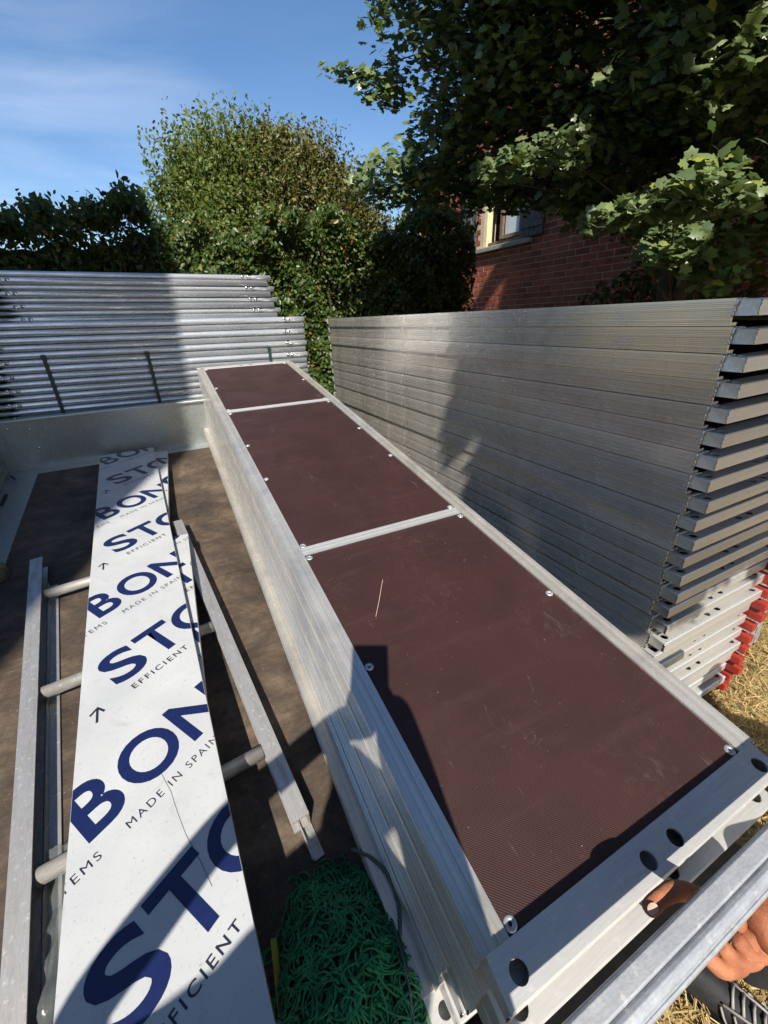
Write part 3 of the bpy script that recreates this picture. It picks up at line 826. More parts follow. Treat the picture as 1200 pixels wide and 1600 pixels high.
m = MB(); m.box(X0 + .03, X0 + .045, 2.50, 2.62, FZ + .003, FZ + .012); m.tube([(X0 + .02, 2.86, FZ + .01), (X0 + .05, 2.80, FZ + .014)], .004, 6)
add('tie_down_slot', m.mesh('tie_down_slot', DARKIN), tr)
m = MB()
for x_ in (X0 + .35, X1 - .35): m.box(x_ - .03, x_ + .03, Y0, Y1, FZ - .12, FZ - .022)
for y_ in (0, .9, 1.8, 2.8): m.box(X0, X1, y_ - .02, y_ + .02, FZ - .10, FZ - .0215)
add('chassis', m.mesh('chassis', GALV), tr)
for sgn, x_ in ((-1, X0 - .16), (1, X1 + .16)):
    wh = MB(); wh.tube([(x_ - .07, 1.35, FZ - .20), (x_ - .05, 1.35, FZ - .2), (x_ + .05, 1.35, FZ - .2), (x_ + .07, 1.35, FZ - .2)], [.22, .25, .25, .22], 28)
    ty = add('tyre', wh.mesh('tyre', TYRE), tr)
    k = MB(); k.tube([(x_ - .075, 1.35, FZ - .2), (x_ + .075, 1.35, FZ - .2)], .14, 20); add('rim', k.mesh('rim', GALV), ty)
m = MB(); m.box(X0, X1, -.18, Y0 - .002, FZ - .12, FZ + .12); add('gap_shade_block', m.mesh('gap_shade_block', RUBBER_AND_SHADE, bevel=.006), tr)  # added black block standing in for the shade in the gap below the decks
m = MB(); m.tube([(-.25, 1.2, FZ - .15), (-.25, -.35, FZ - .15), (-.25, -.62, FZ - .02)], .035, 10); add('drawbar', m.mesh('drawbar', GALV), tr)

# ---------------------------------------------------------------- aluminium decks
DW, DL, DH, PITCH_D = .630, 2.955, .0640, .0655
def rail_prof(flip):
    p = [(.0, 0), (.0115, 0), (.012, -.0016), (.0135, -.0016), (.014, 0), (.0265, 0), (.027, -.0016), (.0285, -.0016), (.029, 0), (.045, 0), (.045, -.007), (.005, -.007), (.005, -.0560), (.030, -.0560), (.030, -DH), (0, -DH)]
    zs = -DH + .004
    q = []
    zz = zs
    while zz < -.006:
        q += [(0, zz), (-.0013, zz + .0010), (-.0013, zz + .0050), (0, zz + .0060)]
        zz += .0092
    p += q
    if flip: p = [(DW - x_, z_) for x_, z_ in p][::-1]
    return p
m = MB(); m.prism(rail_prof(False), 0, DL); railL = m.mesh('side_rail', ALU)
m = MB(); m.prism(rail_prof(True), 0, DL); railR = m.mesh('side_rail', ALU)
def beam_mesh(near):
    m = MB()
    b0, b1 = (-.054, .0) if near else (DL, DL + .054)
    xa, xb, zt, zb = .004, DW - .004, -.0035, -.0405
    ym = (b0 + b1) / 2
    m.holed(xa + .003, xb - .003, b0 + .003, b1, zt, [(.036, ym - .002), (.288, ym - .002), (.352, ym - .002), (DW - .036, ym - .002)], .0125, .004)
    # front and back walls, rounded front top edge, bottom, inner floor
    f = b0 if near else b1; s_ = -1 if near else 1
    m.add([(xa, b0, zt - .003), (xb, b0, zt - .003), (xb - .003, b0 + .003, zt), (xa + .003, b0 + .003, zt)], [(0, 1, 2, 3)])
    m.add([(xa, b0, zb), (xb, b0, zb), (xb, b0, zt - .003), (xa, b0, zt - .003)], [(0, 1, 2, 3)])
    m.add([(xa, b1, zb), (xb, b1, zb), (xb, b1, zt), (xa, b1, zt)], [(3, 2, 1, 0)])
    m.add([(xa, b0, zb), (xb, b0, zb), (xb, b1, zb), (xa, b1, zb)], [(3, 2, 1, 0)])
    for x_, fl in ((xa, 0), (xb, 1)):
        q = [(x_, b0, zb), (x_, b0, zt - .003), (x_ + (.003 if fl == 0 else -.003), b0 + .003, zt), (x_ + (.003 if fl == 0 else -.003), b1, zt), (x_, b1, zb)]
        m.add(q, [(0, 1, 2, 3, 4) if fl else (4, 3, 2, 1, 0)])
    return m.mesh('end_beam', [ALU_X, DARKIN])
beamN, beamF = beam_mesh(True), beam_mesh(False)
def bead(m, pts, r=.0024, step=.004):
    q = []
    for a_, b_ in zip(pts[:-1], pts[1:]):
        a_, b_ = Vector(a_), Vector(b_); k = max(2, int((b_ - a_).length / step))
        q += [a_.lerp(b_, i / k) for i in range(k)]
    q.append(Vector(pts[-1]))
    q = [p + Vector(rng.normal(0, .0006, 3)) for p in q]
    m.tube(q, [r * (1 + .38 * math.sin(i * 2.1)) * rng.uniform(.8, 1.2) for i in range(len(q))], 6)
WELDS = []
for pts_, r_ in (([(.0, -.0005, -.042), (-.0005, -.0015, -.004), (.004, -.001, -.0035), (.050, -.001, -.003)], .0023), ([(.0035, -.053, -.039), (.0035, -.053, -.006)], .0016), ([(DW, -.0005, -.042), (DW, -.0015, -.004)], .0019)):
    m = MB(); bead(m, pts_, r_); WELDS.append(m.mesh('weld_seam', WELD, True))
BARS = (.877, 2.105)
def panel_mesh(y0, y1):
    m = MB(); m.box(.0455, DW - .0455, y0, y1, -.011, -.0045)
    return m.mesh('plywood_panel', PANEL)
pm = [panel_mesh(.0005, BARS[0] - .0185), panel_mesh(BARS[0] + .0185, BARS[1] - .0185), panel_mesh(BARS[1] + .0185, DL - .0005)]
m = MB(); bp = [(-.018, -.004), (-.018, -.001), (-.006, -.001), (-.0055, -.0022), (-.0035, -.0022), (-.003, -.001), (.008, -.001), (.0085, -.0022), (.0105, -.0022), (.011, -.001), (.018, -.001), (.018, -.004)]
m.prism(bp, .0455, DW - .0455, axis='X'); barM = m.mesh('cross_bar', ALU_X)
# screw: domed washer with a dark socket
m = MB(); k = 18; vs = []; fs = []
prof = [(.0095, 0), (.0092, .0012), (.0072, .0021), (.0048, .0018), (.0030, .0010), (.0026, -.001)]
for (r_, z_) in prof:
    for i in range(k): vs.append((r_ * math.cos(2 * PI * i / k), r_ * math.sin(2 * PI * i / k), z_))
for j in range(len(prof) - 1):
    for i in range(k): fs.append((j * k + i, j * k + (i + 1) % k, (j + 1) * k + (i + 1) % k, (j + 1) * k + i))
m.add(vs, fs); m.add([(0.0027 * math.cos(2 * PI * i / 12), .0027 * math.sin(2 * PI * i / 12), -.0008) for i in range(12)], [tuple(range(12))], 1)
screwM = m.mesh('washer_screw', [GALV, DARKIN], True)
m = MB(); m.box(.0455, DW - .0455, .0005, DL - .0005, -.011, -.0045); onepanel = m.mesh('plywood_panel', PANEL)
def make_deck(Mx, label, group, full=False):
    t = thing('scaffold_deck', label, 'scaffold deck', Mx, group)
    add('side_rail', railL, t); add('side_rail', railR, t)
    add('end_beam', beamN, t); add('end_beam', beamF, t)
    for wd_ in WELDS[1:]: add('weld_seam', wd_, t)
    if full:
        for p in pm: add('plywood_panel', p, t)
        for y_ in BARS: add('cross_bar', barM, t, (0, y_, 0))
        sc = []
        for y_ in (.010, .452, BARS[0] - .030, BARS[0] + .030, 1.345, 1.665, BARS[1] - .03, BARS[1] + .03, 2.52, DL - .012):
            for x_ in (.0455 + .0105, DW - .0455 - .0105): add('washer_screw', screwM, t, (x_, y_, -.0045))
    else:
        add('plywood_panel', onepanel, t)
    return t
gdk = 'aluminium decks piled in the trailer'
DX = -.045
make_deck(TF @ Matrix.Translation((DX, -.012, .0045)), 'scaffold deck with three brown plywood panels, on top of the trailer pile', gdk, True)
proto = make_deck(TF @ Matrix.Translation((DX - .002, -.034, .0045 - PITCH_D)), 'second scaffold deck down in the trailer pile, end beam just showing', gdk)
for i in range(2, 7):
    c = copy_tree(proto)
    dx = (0, 0, .001, -.001, .000, -.002, -.034)[i]
    dy = (0, 0, -.036, .02, .024, .018, .022, 0)[i]
    if i == 6: dx = -.034
    if i == 7: dx = -.018
    c.matrix_world = TF @ Matrix.Translation((DX + dx, dy, .0045 - PITCH_D * i))
    c['label'] = '%s scaffold deck down in the trailer pile%s' % (ORD[i], {2: ', end stepped out beyond the others', 6: ', lowest, its pale edge forming a ledge'}.get(i, ', seen only by its ribbed side'))
for j, y_ in enumerate((.25, 1.45, 2.6)):
    m = MB(); m.box(-.03, .60, y_ - .04, y_ + .04, FZ + .0005, .0045 - PITCH_D * 6 - DH - .0005)
    o = add('timber_bearer', m.mesh('timber_bearer', OLDWOOD, bevel=.003), None, M=TF); tag(o, 'squared timber under the trailer deck pile, %s' % ('near end', 'middle', 'far end')[j], 'timber', 'bearers under the trailer deck pile')
# right-hand stack
SX, SY, SZ = 1.310, .636, 1.628
gst = 'decks in the tall aluminium stack at right'
PS = .0661
offs = [0, .002, -.001, .001, 0, .001, -.001, 0, .006, .004, .010, .008, .009, .012, .010, .012, .005, .0, .002, -.002, .003, .0, .004, .0]
for i in range(24):
    zt = SZ - i * PS
    Mx = Matrix.Translation((SX + offs[i] + rng.normal(0, .0015), SY + rng.normal(0, .005) - (.012 if i == 16 else 0), zt)) @ Rz(rng.normal(0, .0006))
    c = copy_tree(proto); c.matrix_world = Mx
    add('weld_seam', WELDS[0], c)
    c['group'] = gst
    extra = ', nothing on it' if i == 0 else (', resting on timber' if i == 23 else '')
    c['label'] = '%s%s aluminium deck%s in the tall right-hand stack' % (ORD[i], '' if i == 0 else ' from top', extra)
m = MB()
tb = None
for j, y_ in enumerate((.9, 2.0, 3.3)):
    m = MB(); m.box(-.1, DW + .1, -.05, .05, 0, SZ - 23 * PS - DH - .001)
    o = add('timber_bearer', m.mesh('timber_bearer', OLDWOOD, bevel=.003), None, (SX, y_, 0)); tag(o, 'squared timber under the tall deck stack, %s' % ('nearest the camera', 'in the middle', 'at the far end')[j], 'timber', 'bearers under the deck stack')

# steel planks with red end pieces, stacked beyond the deck stack
gpl = 'galvanised steel planks beside the deck stack'
def plank_proto():
    t = thing('steel_plank', 'x', 'steel plank', Matrix.Identity(4), gpl)
    m = MB(); Wp = .295
    m.holed(0, Wp, 0, .10, 0, [(.045, .05), (.25, .05)], .015, .004)
    m.add([(0, .1, 0), (Wp, .1, 0), (Wp, 2.4, 0), (0, 2.4, 0)], [(0, 1, 2, 3)])
    m.add([(0, 0, 0), (0, 2.4, 0), (0, 2.4, -.052), (0, 0, -.052)], [(0, 1, 2, 3)])
    m.add([(Wp, 0, 0), (Wp, 2.4, 0), (Wp, 2.4, -.052), (Wp, 0, -.052)], [(3, 2, 1, 0)])
    m.add([(0, 0, 0), (Wp, 0, 0), (Wp, 0, -.052), (0, 0, -.052)], [(3, 2, 1, 0)])
    for i in range(5): m.box(.03 + i * .055, .034 + i * .055, -.0012, .001, -.044, -.012, 1)  # dark bars painted in for the shaded slots
    add('plank_body', m.mesh('plank_body', [GALV, DARKIN]), t)
    for x_ in (.045, .25):
        m = MB(); m.ring((x_, .05), .015, .021, -.001, .003, 18); add('eyelet', m.mesh('eyelet', WELD, True), t)
    m = MB(); m.box(-.040, -.006, -.075, .14, -.045, -.008); add('red_end_piece', m.mesh('red_end_piece', RED, bevel=.003), t)
    return t
pp = plank_proto()
px0 = 1.985
for i in range(13):
    c = pp if i == 0 else copy_tree(pp)
    z_ = .062 + .0575 * (12 - i)
    c.matrix_world = Matrix.Translation((px0 + rng.normal(0, .006), .62 + rng.normal(0, .012) - .008 * (12 - i) * 0, z_)) @ Rz(rng.normal(0, .006))
    c['label'] = '%s galvanised red-ended plank in the pile right of the deck stack' % (ORD[i] + ('' if i == 0 else ' from top'))
for i in range(9):
    c = copy_tree(pp)
    c.matrix_world = Matrix.Translation((px0 + .37 + rng.normal(0, .006), .78 + rng.normal(0, .012), .062 + .0575 * (8 - i))) @ Rz(rng.normal(0, .01))
    c['label'] = '%s steel plank of the lower pile at the right picture edge' % (ORD[i] + ('' if i == 0 else ' from top'))

# ---------------------------------------------------------------- steel tubes stacked behind the trailer
gtb = 'galvanised tubes stacked behind the trailer'
def tube_mesh(L, r, flatL, flatR):
    m = MB(); k = 14; pts = []
    def sec(x, ry, rz): return [(x, ry * math.cos(2 * PI * j / k), rz * math.sin(2 * PI * j / k)) for j in range(k)]
    S_ = []
    if flatL: S_ += [sec(0, r * 1.25, r * .55), sec(.09, r * 1.25, r * .62), sec(.115, r * 1.05, r * .9), sec(.135, r, r)]
    else: S_ += [sec(0, r, r)]
    if flatR: S_ += [sec(L - .15, r, r), sec(L - .135, r * .9, r * .75), sec(L - .12, r, r), sec(L, r, r)]
    else: S_ += [sec(L, r, r)]
    vs = [p for s_ in S_ for p in s_]; n_ = len(S_)
    fs = [(i * k + j, i * k + (j + 1) % k, (i + 1) * k + (j + 1) % k, (i + 1) * k + j) for i in range(n_ - 1) for j in range(k)]
    m.add([(0, 0, 0)] , [])
    m.v.pop(); 
    m.add(vs, fs + [tuple(range(k))[::-1], tuple(range((n_ - 1) * k, n_ * k))])
    me = m.mesh('tube', GALV_T, True)
    return me
def bolt_mesh(x):
    m = MB()
    m.tube([(x, -.027, .004), (x, -.023, .004), (x, -.0229, .004), (x, -.012, .004)], [.007, .008, .011, .011], 8)
    return m.mesh('bolt', WELD, True)
TR_ = .0192
T1 = tube_mesh(1.93, TR_, True, True); B1a, B1b = bolt_mesh(.145), bolt_mesh(1.93 - .15)
T2 = tube_mesh(1.93, TR_, True, False)
U1 = tube_mesh(1.62, .0165, True, True); U2 = tube_mesh(1.60, .0185, True, False)
UBa, UBb = bolt_mesh(.13), bolt_mesh(1.62 - .19)
TY = 3.30; TILT = Matrix.Rotation(-.017, 4, 'Y') 
TILT = Matrix.Rotation(.017, 4, 'Y')
k_ = 0
names = []
for i in range(8):                 # upper bundle
    z_ = 1.925 - .0335 * i
    front = i % 2 == 1
    me = U2 if front else U1
    x_ = -.83 + .014 * (i // 2) + (.0 if front else .012)
    o = add('steel_tube', me, None, M=Matrix.Translation((x_, TY + (.0 if front else .012), z_)) @ TILT)
    tag(o, '%s tube of the short upper bundle behind the trailer' % (ORD[i] + ('' if i == 0 else ' from top')), 'steel tube', gtb)
    if front: add('bolt', UBa, o, (.04, .002, 0)); add('bolt', UBa, o, (.005, .003, -.003))
    else: add('bolt', UBb, o, (0, .003, 0)); add('bolt', UBb, o, (.035, .003, 0))
NL = 40
for i in range(NL):
    z_ = 1.925 - .0335 * 8 + .006 - .0398 * i
    odd = i % 2
    x_ = -.945 - .0 * i + (.0 if odd else .012) + rng.normal(0, .006)
    yy = TY - .022 + (.004 if odd else 0) + rng.normal(0, .0015)
    o = add('steel_tube', T1 if not odd else T2, None, M=Matrix.Translation((x_ - (.0 if i < 8 else .01), yy, z_)) @ TILT)
    if i < 27: lab = '%s from top' % ORD[i] if i else 'topmost'
    else: lab = '%s from the ground' % ('lowest' if i == NL - 1 else ORD[NL - 1 - i])
    lab = lab.replace('lowest from the ground', 'lowest')
    tag(o, '%s long tube of the lower bundle behind the trailer' % lab, 'steel tube', gtb)
    if odd: add('bolt', B1a, o); add('bolt', B1a, o, (-.032, 0, -.006)); add('bolt', B1a, o, (-.050, .002, .004))
    if not odd: add('bolt', B1b, o); add('bolt', B1b, o, (.030, .001, -.005))
for j, (xs, z0, z1) in enumerate(((-.617, 1.50, .02), (-.070, 1.48, .02), (.712, 1.46, .02))):
    m = MB(); m.box(-.010, .010, -.0030, 0, 0, z0 - z1); 
    m.box(-.014, .014, -.006, -.001, z0 - z1 - .02, z0 - z1 - .005)
    o = add('binding_strap', m.mesh('binding_strap', STRAP), None, (xs, TY - .022 - TR_ - .0035, z1))
    tag(o, 'dark green strap round the tubes, %s' % ('the left one', 'the middle one', 'the right one by the deck pile end')[j], 'strap', 'straps round the lower tube bundle')

# ---------------------------------------------------------------- aluminium ladder frames on the trailer floor
def frame_thing(label, off, z_top, yaw, y_far, y_near_l, y_near_r, group='ladder frames on the trailer floor'):
    Mx = TF @ Matrix.Translation(off) @ Rz(yaw)
    t = thing('ladder_frame', label, 'scaffold frame', Mx, group)
    def rail(x0, x1, yn, side):
        m = MB(); h = .060
        w_ = x1 - x0
        pr = [(x0, 0), (x0, -h), (x0 + w_, -h), (x0 + w_, -h + .004), (x0 + .005, -h + .004), (x0 + .005, -.004), (x0 + w_, -.004), (x0 + w_, 0)]
        if side > 0: pr = [(x0 + x1 - a_, b_) for a_, b_ in pr][::-1]
        m.prism([(a_, b_) for a_, b_ in pr], yn, y_far)
        return add('stile', m.mesh('stile', ALU_OLD), t)
    rail(0, .043, y_near_l, -1); rail(.560, .603, y_near_r, 1)
    for y_ in (y_far - .235, y_far - .735, y_far - 1.265, y_far - 1.765):
        if y_ < min(y_near_l, y_near_r): continue
        m = MB(); m.tube([(.044, y_, -.028), (.559, y_, -.028)], .0195, 16)
        add('rung', m.mesh('rung', ALU_OLDX, True), t)
    return t
yaw_f = math.atan2(.172, 1.50) * -1
# the far end sits at (-.923, 1.815); x grows towards the near end
yw = math.radians(6.2)
frame_thing('upper weathered aluminium ladder frame on the trailer floor, half covered by printed boards', (-.723, 0, -.430), 0, yw, 1.828, -.25, .345)
for nm_, x_, yn_, yf_, lab_ in (('l', .048, -.2, 1.69, 'flat metal bar in the shade just inside the left stile of the ladder frame'), ('r', .575, .27, 1.2, 'flat metal bar sticking out from under the right stile of the ladder frame')):
    m = MB(); m.box(x_, x_ + .030, yn_, yf_, 0, .005); m.box(x_, x_ + .004, yn_, yf_, .005, .022)
    o = add('metal_bar', m.mesh('metal_bar', ALU_OLD), None, M=TF @ Matrix.Translation((-.723, 0, FZ + .001)) @ Rz(yw)); tag(o, lab_, 'metal bar', 'flat bars beside the ladder frame')

# ---------------------------------------------------------------- printed boards
byaw, btl, BWd = .0367, .0642, .3026
dxv = Vector((math.cos(byaw), math.sin(byaw), 0)); dyv = Vector((-math.sin(byaw) * math.cos(btl), math.cos(byaw) * math.cos(btl), -math.sin(btl)))
dzv = dxv.cross(dyv)
BM = Matrix((dxv, dyv, dzv)).transposed().to_4x4(); BM.translation = Vector((-.7137, 2.865, -.4495))
BM = TF @ BM
dg = bpy.context.evaluated_depsgraph_get()
def text_mesh(s, bold=0.0, spacing=1.0):
    cu = bpy.data.curves.new('lettering', 'FONT'); cu.body = s; cu.offset = bold; cu.space_character = spacing; cu.resolution_u = 6
    o = bpy.data.objects.new('lettering_source', cu); C.objects.link(o)
    dgx = bpy.context.evaluated_depsgraph_get(); me = bpy.data.meshes.new_from_object(o.evaluated_get(dgx))
    bpy.data.objects.remove(o); bpy.data.curves.remove(cu)
    return me
ANG = math.radians(29.3)
TXT = {}
def get_txt(key, s, bold, sp): 
    if key not in TXT: TXT[key] = text_mesh(s, bold, sp)
    return TXT[key]
def lettering(parent, u0, u1, v0, v1, shift_u=0, shift_v=0, zlift=.0004):
    """print rows on a board whose face is x in [u0,u1], y in [-v1,-v0]"""
    def put(nm, me, u, v, cap, xs, ink, kind=None):
        b = bmesh.new(); b.from_mesh(me)
        x_min = min(q.co.x for q in b.verts)
        b.transform(Matrix.Translation((-x_min, 0, 0)))
        sc_ = cap / .726
        b.transform(Matrix.Translation((u, -v, zlift)) @ Rz(ANG) @ Matrix.Diagonal((sc_ * xs, sc_, 1, 1)))
        for (pn, pc) in (((1, 0, 0), (u1 - .001, 0, 0)), ((-1, 0, 0), (u0 + .001, 0, 0)), ((0, 1, 0), (0, -v0 - .001, 0)), ((0, -1, 0), (0, -v1 + .001, 0))):
            bmesh.ops.bisect_plane(b, geom=b.verts[:] + b.edges[:] + b.faces[:], plane_co=pc, plane_no=pn, clear_outer=True)
        if len(b.faces):
            m_ = bpy.data.meshes.new(nm); b.to_mesh(m_); m_.materials.append(ink); add(nm, m_, parent, kind=kind)
        b.free()
    ta = math.tan(ANG); k = -1
    while True:
        cB = .20 + .7295 * k + shift_v; k += 1
        if cB > v1 + .6: break
        def row(c, items, cap, ink, nm, bold, sp, kind):
            for (ch_, u_, xs_) in items:
                u_ += shift_u
                put(nm, get_txt(ch_ + str(bold), ch_, bold, sp), u_, c - u_ * ta, cap, xs_, ink, kind)
        row(cB, (('B', .036, .95), ('O', .130, .90), ('N', .256, .98), ('K', .372, .95), ('A', .470, 1.0)), .136, INK, 'printed_letter', .022, 1, None)
        row(cB + .364, (('S', .090, 1.28), ('T', .190, .95), ('O', .288, 1.0), ('B', .425, .95)), .136, INK, 'printed_letter', .022, 1, None)
        row(cB + .057, (('SYSTEMS', -.050, 1.0), ('MADE IN SPAIN', .112, .96)), .0200, INK2, 'printed_small_text', .0, 1.3, 'stuff')
        row(cB + .364 + .057, (('EFFICIENT', .132, 1.08),), .0205, INK2, 'printed_small_text', .012, 1.32, 'stuff')
        ax, av = .043 + shift_u, cB + .40 - .012
        if u0 + .02 < ax < u1 - .02 and v0 + .04 < av < v1 - .04:
            b = bmesh.new()
            pts = [(-.003, -.026), (.003, -.026), (.003, .0145), (.015, .001), (.019, .006), (0, .026), (-.019, .006), (-.015, .001), (-.003, .0145)]
            b.faces.new([b.verts.new((ax + p[0], -av + p[1], zlift)) for p in pts])
            m_ = bpy.data.meshes.new('printed_arrow'); b.to_mesh(m_); b.free(); m_.materials.append(INK2); add('printed_arrow', m_, parent)
def board(label, u0, u1, v0, v1, z, yaw=0, su=0, sv=0, th=.022):
    t = thing('printed_board', label, 'board', BM @ Matrix.Translation((0, 0, z)) @ Matrix.Translation((u0, -v0, 0)) @ Rz(yaw) @ Matrix.Translation((-u0, v0, 0)), 'white printed boards on the trailer floor')
    m = MB(); m.box(u0, u1, -v1, -v0, -th, 0)
    add('panel', m.mesh('panel', BOARD, bevel=.0012), t)
    lettering(t, u0, u1, v0, v1, su, sv)
    return t
long_board = board('long white board with blue slogan print lying uppermost on the ladder frame', 0, BWd, .0, 2.92, 0)
board('white printed board half hidden at the far end under the long board', .080, .080 + .30, .02, 1.10, -.0235, -.080, .10, .25)
board('white printed board half hidden at the near end, with a triangular letter tip', .170, .367, 1.17, 2.60, -.0235, -.070, .115, .44)

m = MB(); m.tube([(.178, -2.29, .0004), (.194, -2.345, .0004), (.203, -2.40, .0004), (.213, -2.45, .0004), (.232, -2.51, .0004), (.246, -2.565, .0004)], .0005, 4)
add('hairline_crack', m.mesh('hairline_crack', INK2), long_board)
# a pale straw on the top deck
m = MB()
p0 = Vector((.085, .56, .0007)); p1 = Vector((.158, .668, .0007))
m.tube([p0, p0.lerp(p1, .4) + Vector((.001, 0, .0)), p0.lerp(p1, .8), p1], .0006, 5)
o = add('straw_stalk', m.mesh('straw_stalk', plain('pale_straw', (.62, .5, .38), .6)), None, M=TF); tag(o, 'thin pale straw stalk lying on the brown deck', 'straw')

# ---------------------------------------------------------------- green rope net
NM = TF @ Matrix.Translation((-.175, .095, FZ))
net = thing('rope_net', 'heaped green rope net between printed board and deck pile', 'net', NM)
m = MB()
def heap(x, y):
    r = math.sqrt((x / .150) ** 2 + (y / .205) ** 2)
    return .200 * max(0, 1 - r ** 1.7) + .012 * math.sin(x * 40) * math.sin(y * 31)
for i in range(330):
    a_ = rng.uniform(0, 2 * PI); rr_ = math.sqrt(rng.random()) * .93
    cx_, cy_ = .150 * rr_ * math.cos(a_), .200 * rr_ * math.sin(a_)
    th_ = rng.uniform(0, 2 * PI); pts = []
    kind_ = rng.random()
    if kind_ < .62:           # loop
        R1, R2 = rng.uniform(.014, .045), rng.uniform(.012, .034); ph = rng.uniform(0, PI); n_ = 22; turn = rng.uniform(1.0, 1.6)
        for q in range(n_):
            an = 2 * PI * turn * q / n_
            dx_, dy_ = R1 * math.cos(an), R2 * math.sin(an)
            x_ = cx_ + dx_ * math.cos(ph) - dy_ * math.sin(ph) + q * .0006; y_ = cy_ + dx_ * math.sin(ph) + dy_ * math.cos(ph)
            pts.append((x_, y_, heap(x_, y_) + .006 + .022 * rng.random() * 0 + .020 * abs(math.sin(an * .5 + th_))))
    else:                     # wandering strand
        x_, y_ = cx_, cy_; n_ = rng.integers(14, 40); cur = rng.normal(0, .25)
        for q in range(n_):
            cur += rng.normal(0, .16); cur *= .93; th_ += cur
            x_ += .0075 * math.cos(th_); y_ += .0075 * math.sin(th_)
            r_ = math.sqrt((x_ / .155) ** 2 + (y_ / .21) ** 2)
            if r_ > 1: th_ += .7
            x_ = min(x_, .135)
            pts.append((x_, y_, max(.004, heap(x_, y_) + .003 + .006 * math.sin(q * .5 + i))))
    m.tube(pts, .0019, 5)
    for q in range(2, len(pts) - 1, 9):
        c_ = Vector(pts[q]); d_ = (Vector(pts[q + 1]) - c_) * .5
        m.tube([c_ - d_ * .9, c_, c_ + d_ * .9], [.0019, .0038, .0019], 6)
add('net_cord', m.mesh('net_cord', NET, True), net, kind='stuff')
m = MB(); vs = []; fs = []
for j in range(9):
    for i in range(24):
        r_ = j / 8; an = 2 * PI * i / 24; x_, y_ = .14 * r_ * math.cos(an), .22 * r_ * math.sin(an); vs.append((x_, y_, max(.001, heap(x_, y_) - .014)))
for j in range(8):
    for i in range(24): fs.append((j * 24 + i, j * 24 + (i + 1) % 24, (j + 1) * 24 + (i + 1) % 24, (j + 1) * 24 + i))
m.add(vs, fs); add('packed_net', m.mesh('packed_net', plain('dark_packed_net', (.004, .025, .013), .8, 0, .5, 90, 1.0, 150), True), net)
m = MB(); pts = []
for q in range(60):
    a_ = q / 59
    x_ = -.150 + .285 * a_; y_ = -.055 - .085 * math.sin(a_ * PI * .85) + .02 * a_
    if a_ > .7: x_ = -.150 + .285 * .7 + .058 * math.sin((a_ - .7) / .3 * PI / 2); y_ = -.122 + .30 * ((a_ - .7) / .3) ** 1.5
    pts.append((x_, y_, heap(x_, y_) + .028))
for ph in (0, PI):
    m.tube([Vector(p) + Vector((0, .0028 * math.cos(i * 1.1 + ph), .0028 * math.sin(i * 1.1 + ph))) for i, p in enumerate(pts)], .0034, 6)
pts = []
for q in range(26):
    a_ = q / 25 * PI * .9; pts.append((.075 + .052 * math.sin(a_), .16 - .13 * q / 25 + .03 * math.cos(a_), heap(.09, .1) + .03 + .02 * math.sin(a_)))
m.tube(pts, .0042, 7)
add('edge_rope', m.mesh('edge_rope', ROPE, True), net)
m = MB(); m.box(-.006, .006, -.055, .055, 0, .0025)
o = add('yellow_webbing', m.mesh('yellow_webbing', YELLOW), None, M=NM @ Matrix.Translation((-.128, .085, .05)) @ Matrix.Rotation(.5, 4, 'Y') @ Rz(-.12)); tag(o, 'short piece of yellow webbing sticking out left of the green net', 'webbing')

# round worn wooden disc at the left edge
m = MB(); m.tube([(0, 0, 0), (0, 0, .004), (0, 0, .045), (0, 0, .052)], [.054, .060, .060, .052], 28)
o = add('wooden_disc', m.mesh('wooden_disc', OLDWOOD, True, 0), None, M=TF @ Matrix.Translation((-1.075, 1.84, FZ))); tag(o, 'worn round wooden block on the trailer floor at the left edge', 'wooden block')

# crumpled clear film under the rungs
m = MB(); nx, ny = 22, 44; vs = []
for j in range(ny + 1):
    for i in range(nx + 1):
        u_, v_ = i / nx, j / ny
        x_ = -.765 + .03 * math.sin(v_ * 9) * (1 - u_) + u_ * .16 + .045 * v_
        y_ = .62 - .62 * v_
        z_ = FZ + .006 + .045 * math.sin(u_ * PI) * (.5 + .5 * math.sin(v_ * PI)) + .014 * math.sin(u_ * 17 + v_ * 23) * math.sin(v_ * 31 - u_ * 7) + .006 * math.sin(u_ * 41 + v_ * 13)
        vs.append((x_, y_, max(z_, FZ + .003)))
m.add(vs, [(j * (nx + 1) + i, j * (nx + 1) + i + 1, (j + 1) * (nx + 1) + i + 1, (j + 1) * (nx + 1) + i) for j in range(ny) for i in range(nx)])
o = add('plastic_film', m.mesh('plastic_film', FILM, True), None, M=TF); tag(o, 'crumpled clear plastic film on the floor left of the long printed board', 'plastic film')

# ---------------------------------------------------------------- galvanised beam held in front of the decks
BMX = TF @ Matrix.Translation((0, -.1095, .1305)) @ Matrix.Rotation(.012, 4, 'Y')
m = MB()
pr = [(-.024, -.022), (-.024, .010), (-.020, .014), (-.016, .014), (-.014, .010), (-.011, .010), (-.009, .014), (.0, .014)]
pr = [(.022, .010), (.026, .006), (.026, -.018), (.022, -.022), (-.020, -.022), (-.026, -.017), (-.028, -.008), (-.026, .000), (-.0225, .0025), (-.0215, .0005), (-.0195, .0015), (-.0185, .0045),
      (-.0125, .0085), (-.008, .0095), (-.0035, .0075), (-.0025, .0025), (-.0005, .0025), (.0005, .0080), (.003, .010)]
pr = [(a_ * .76, b_ * .80) for a_, b_ in pr]
m.prism(pr, -.75, 1.05, axis='X'); bmn = m.mesh('beam', GALV_B, bevel=.0008)
beam = add('steel_beam', bmn, None, M=BMX); tag(beam, 'grooved galvanised steel beam held in a hand across the near deck ends', 'steel beam')

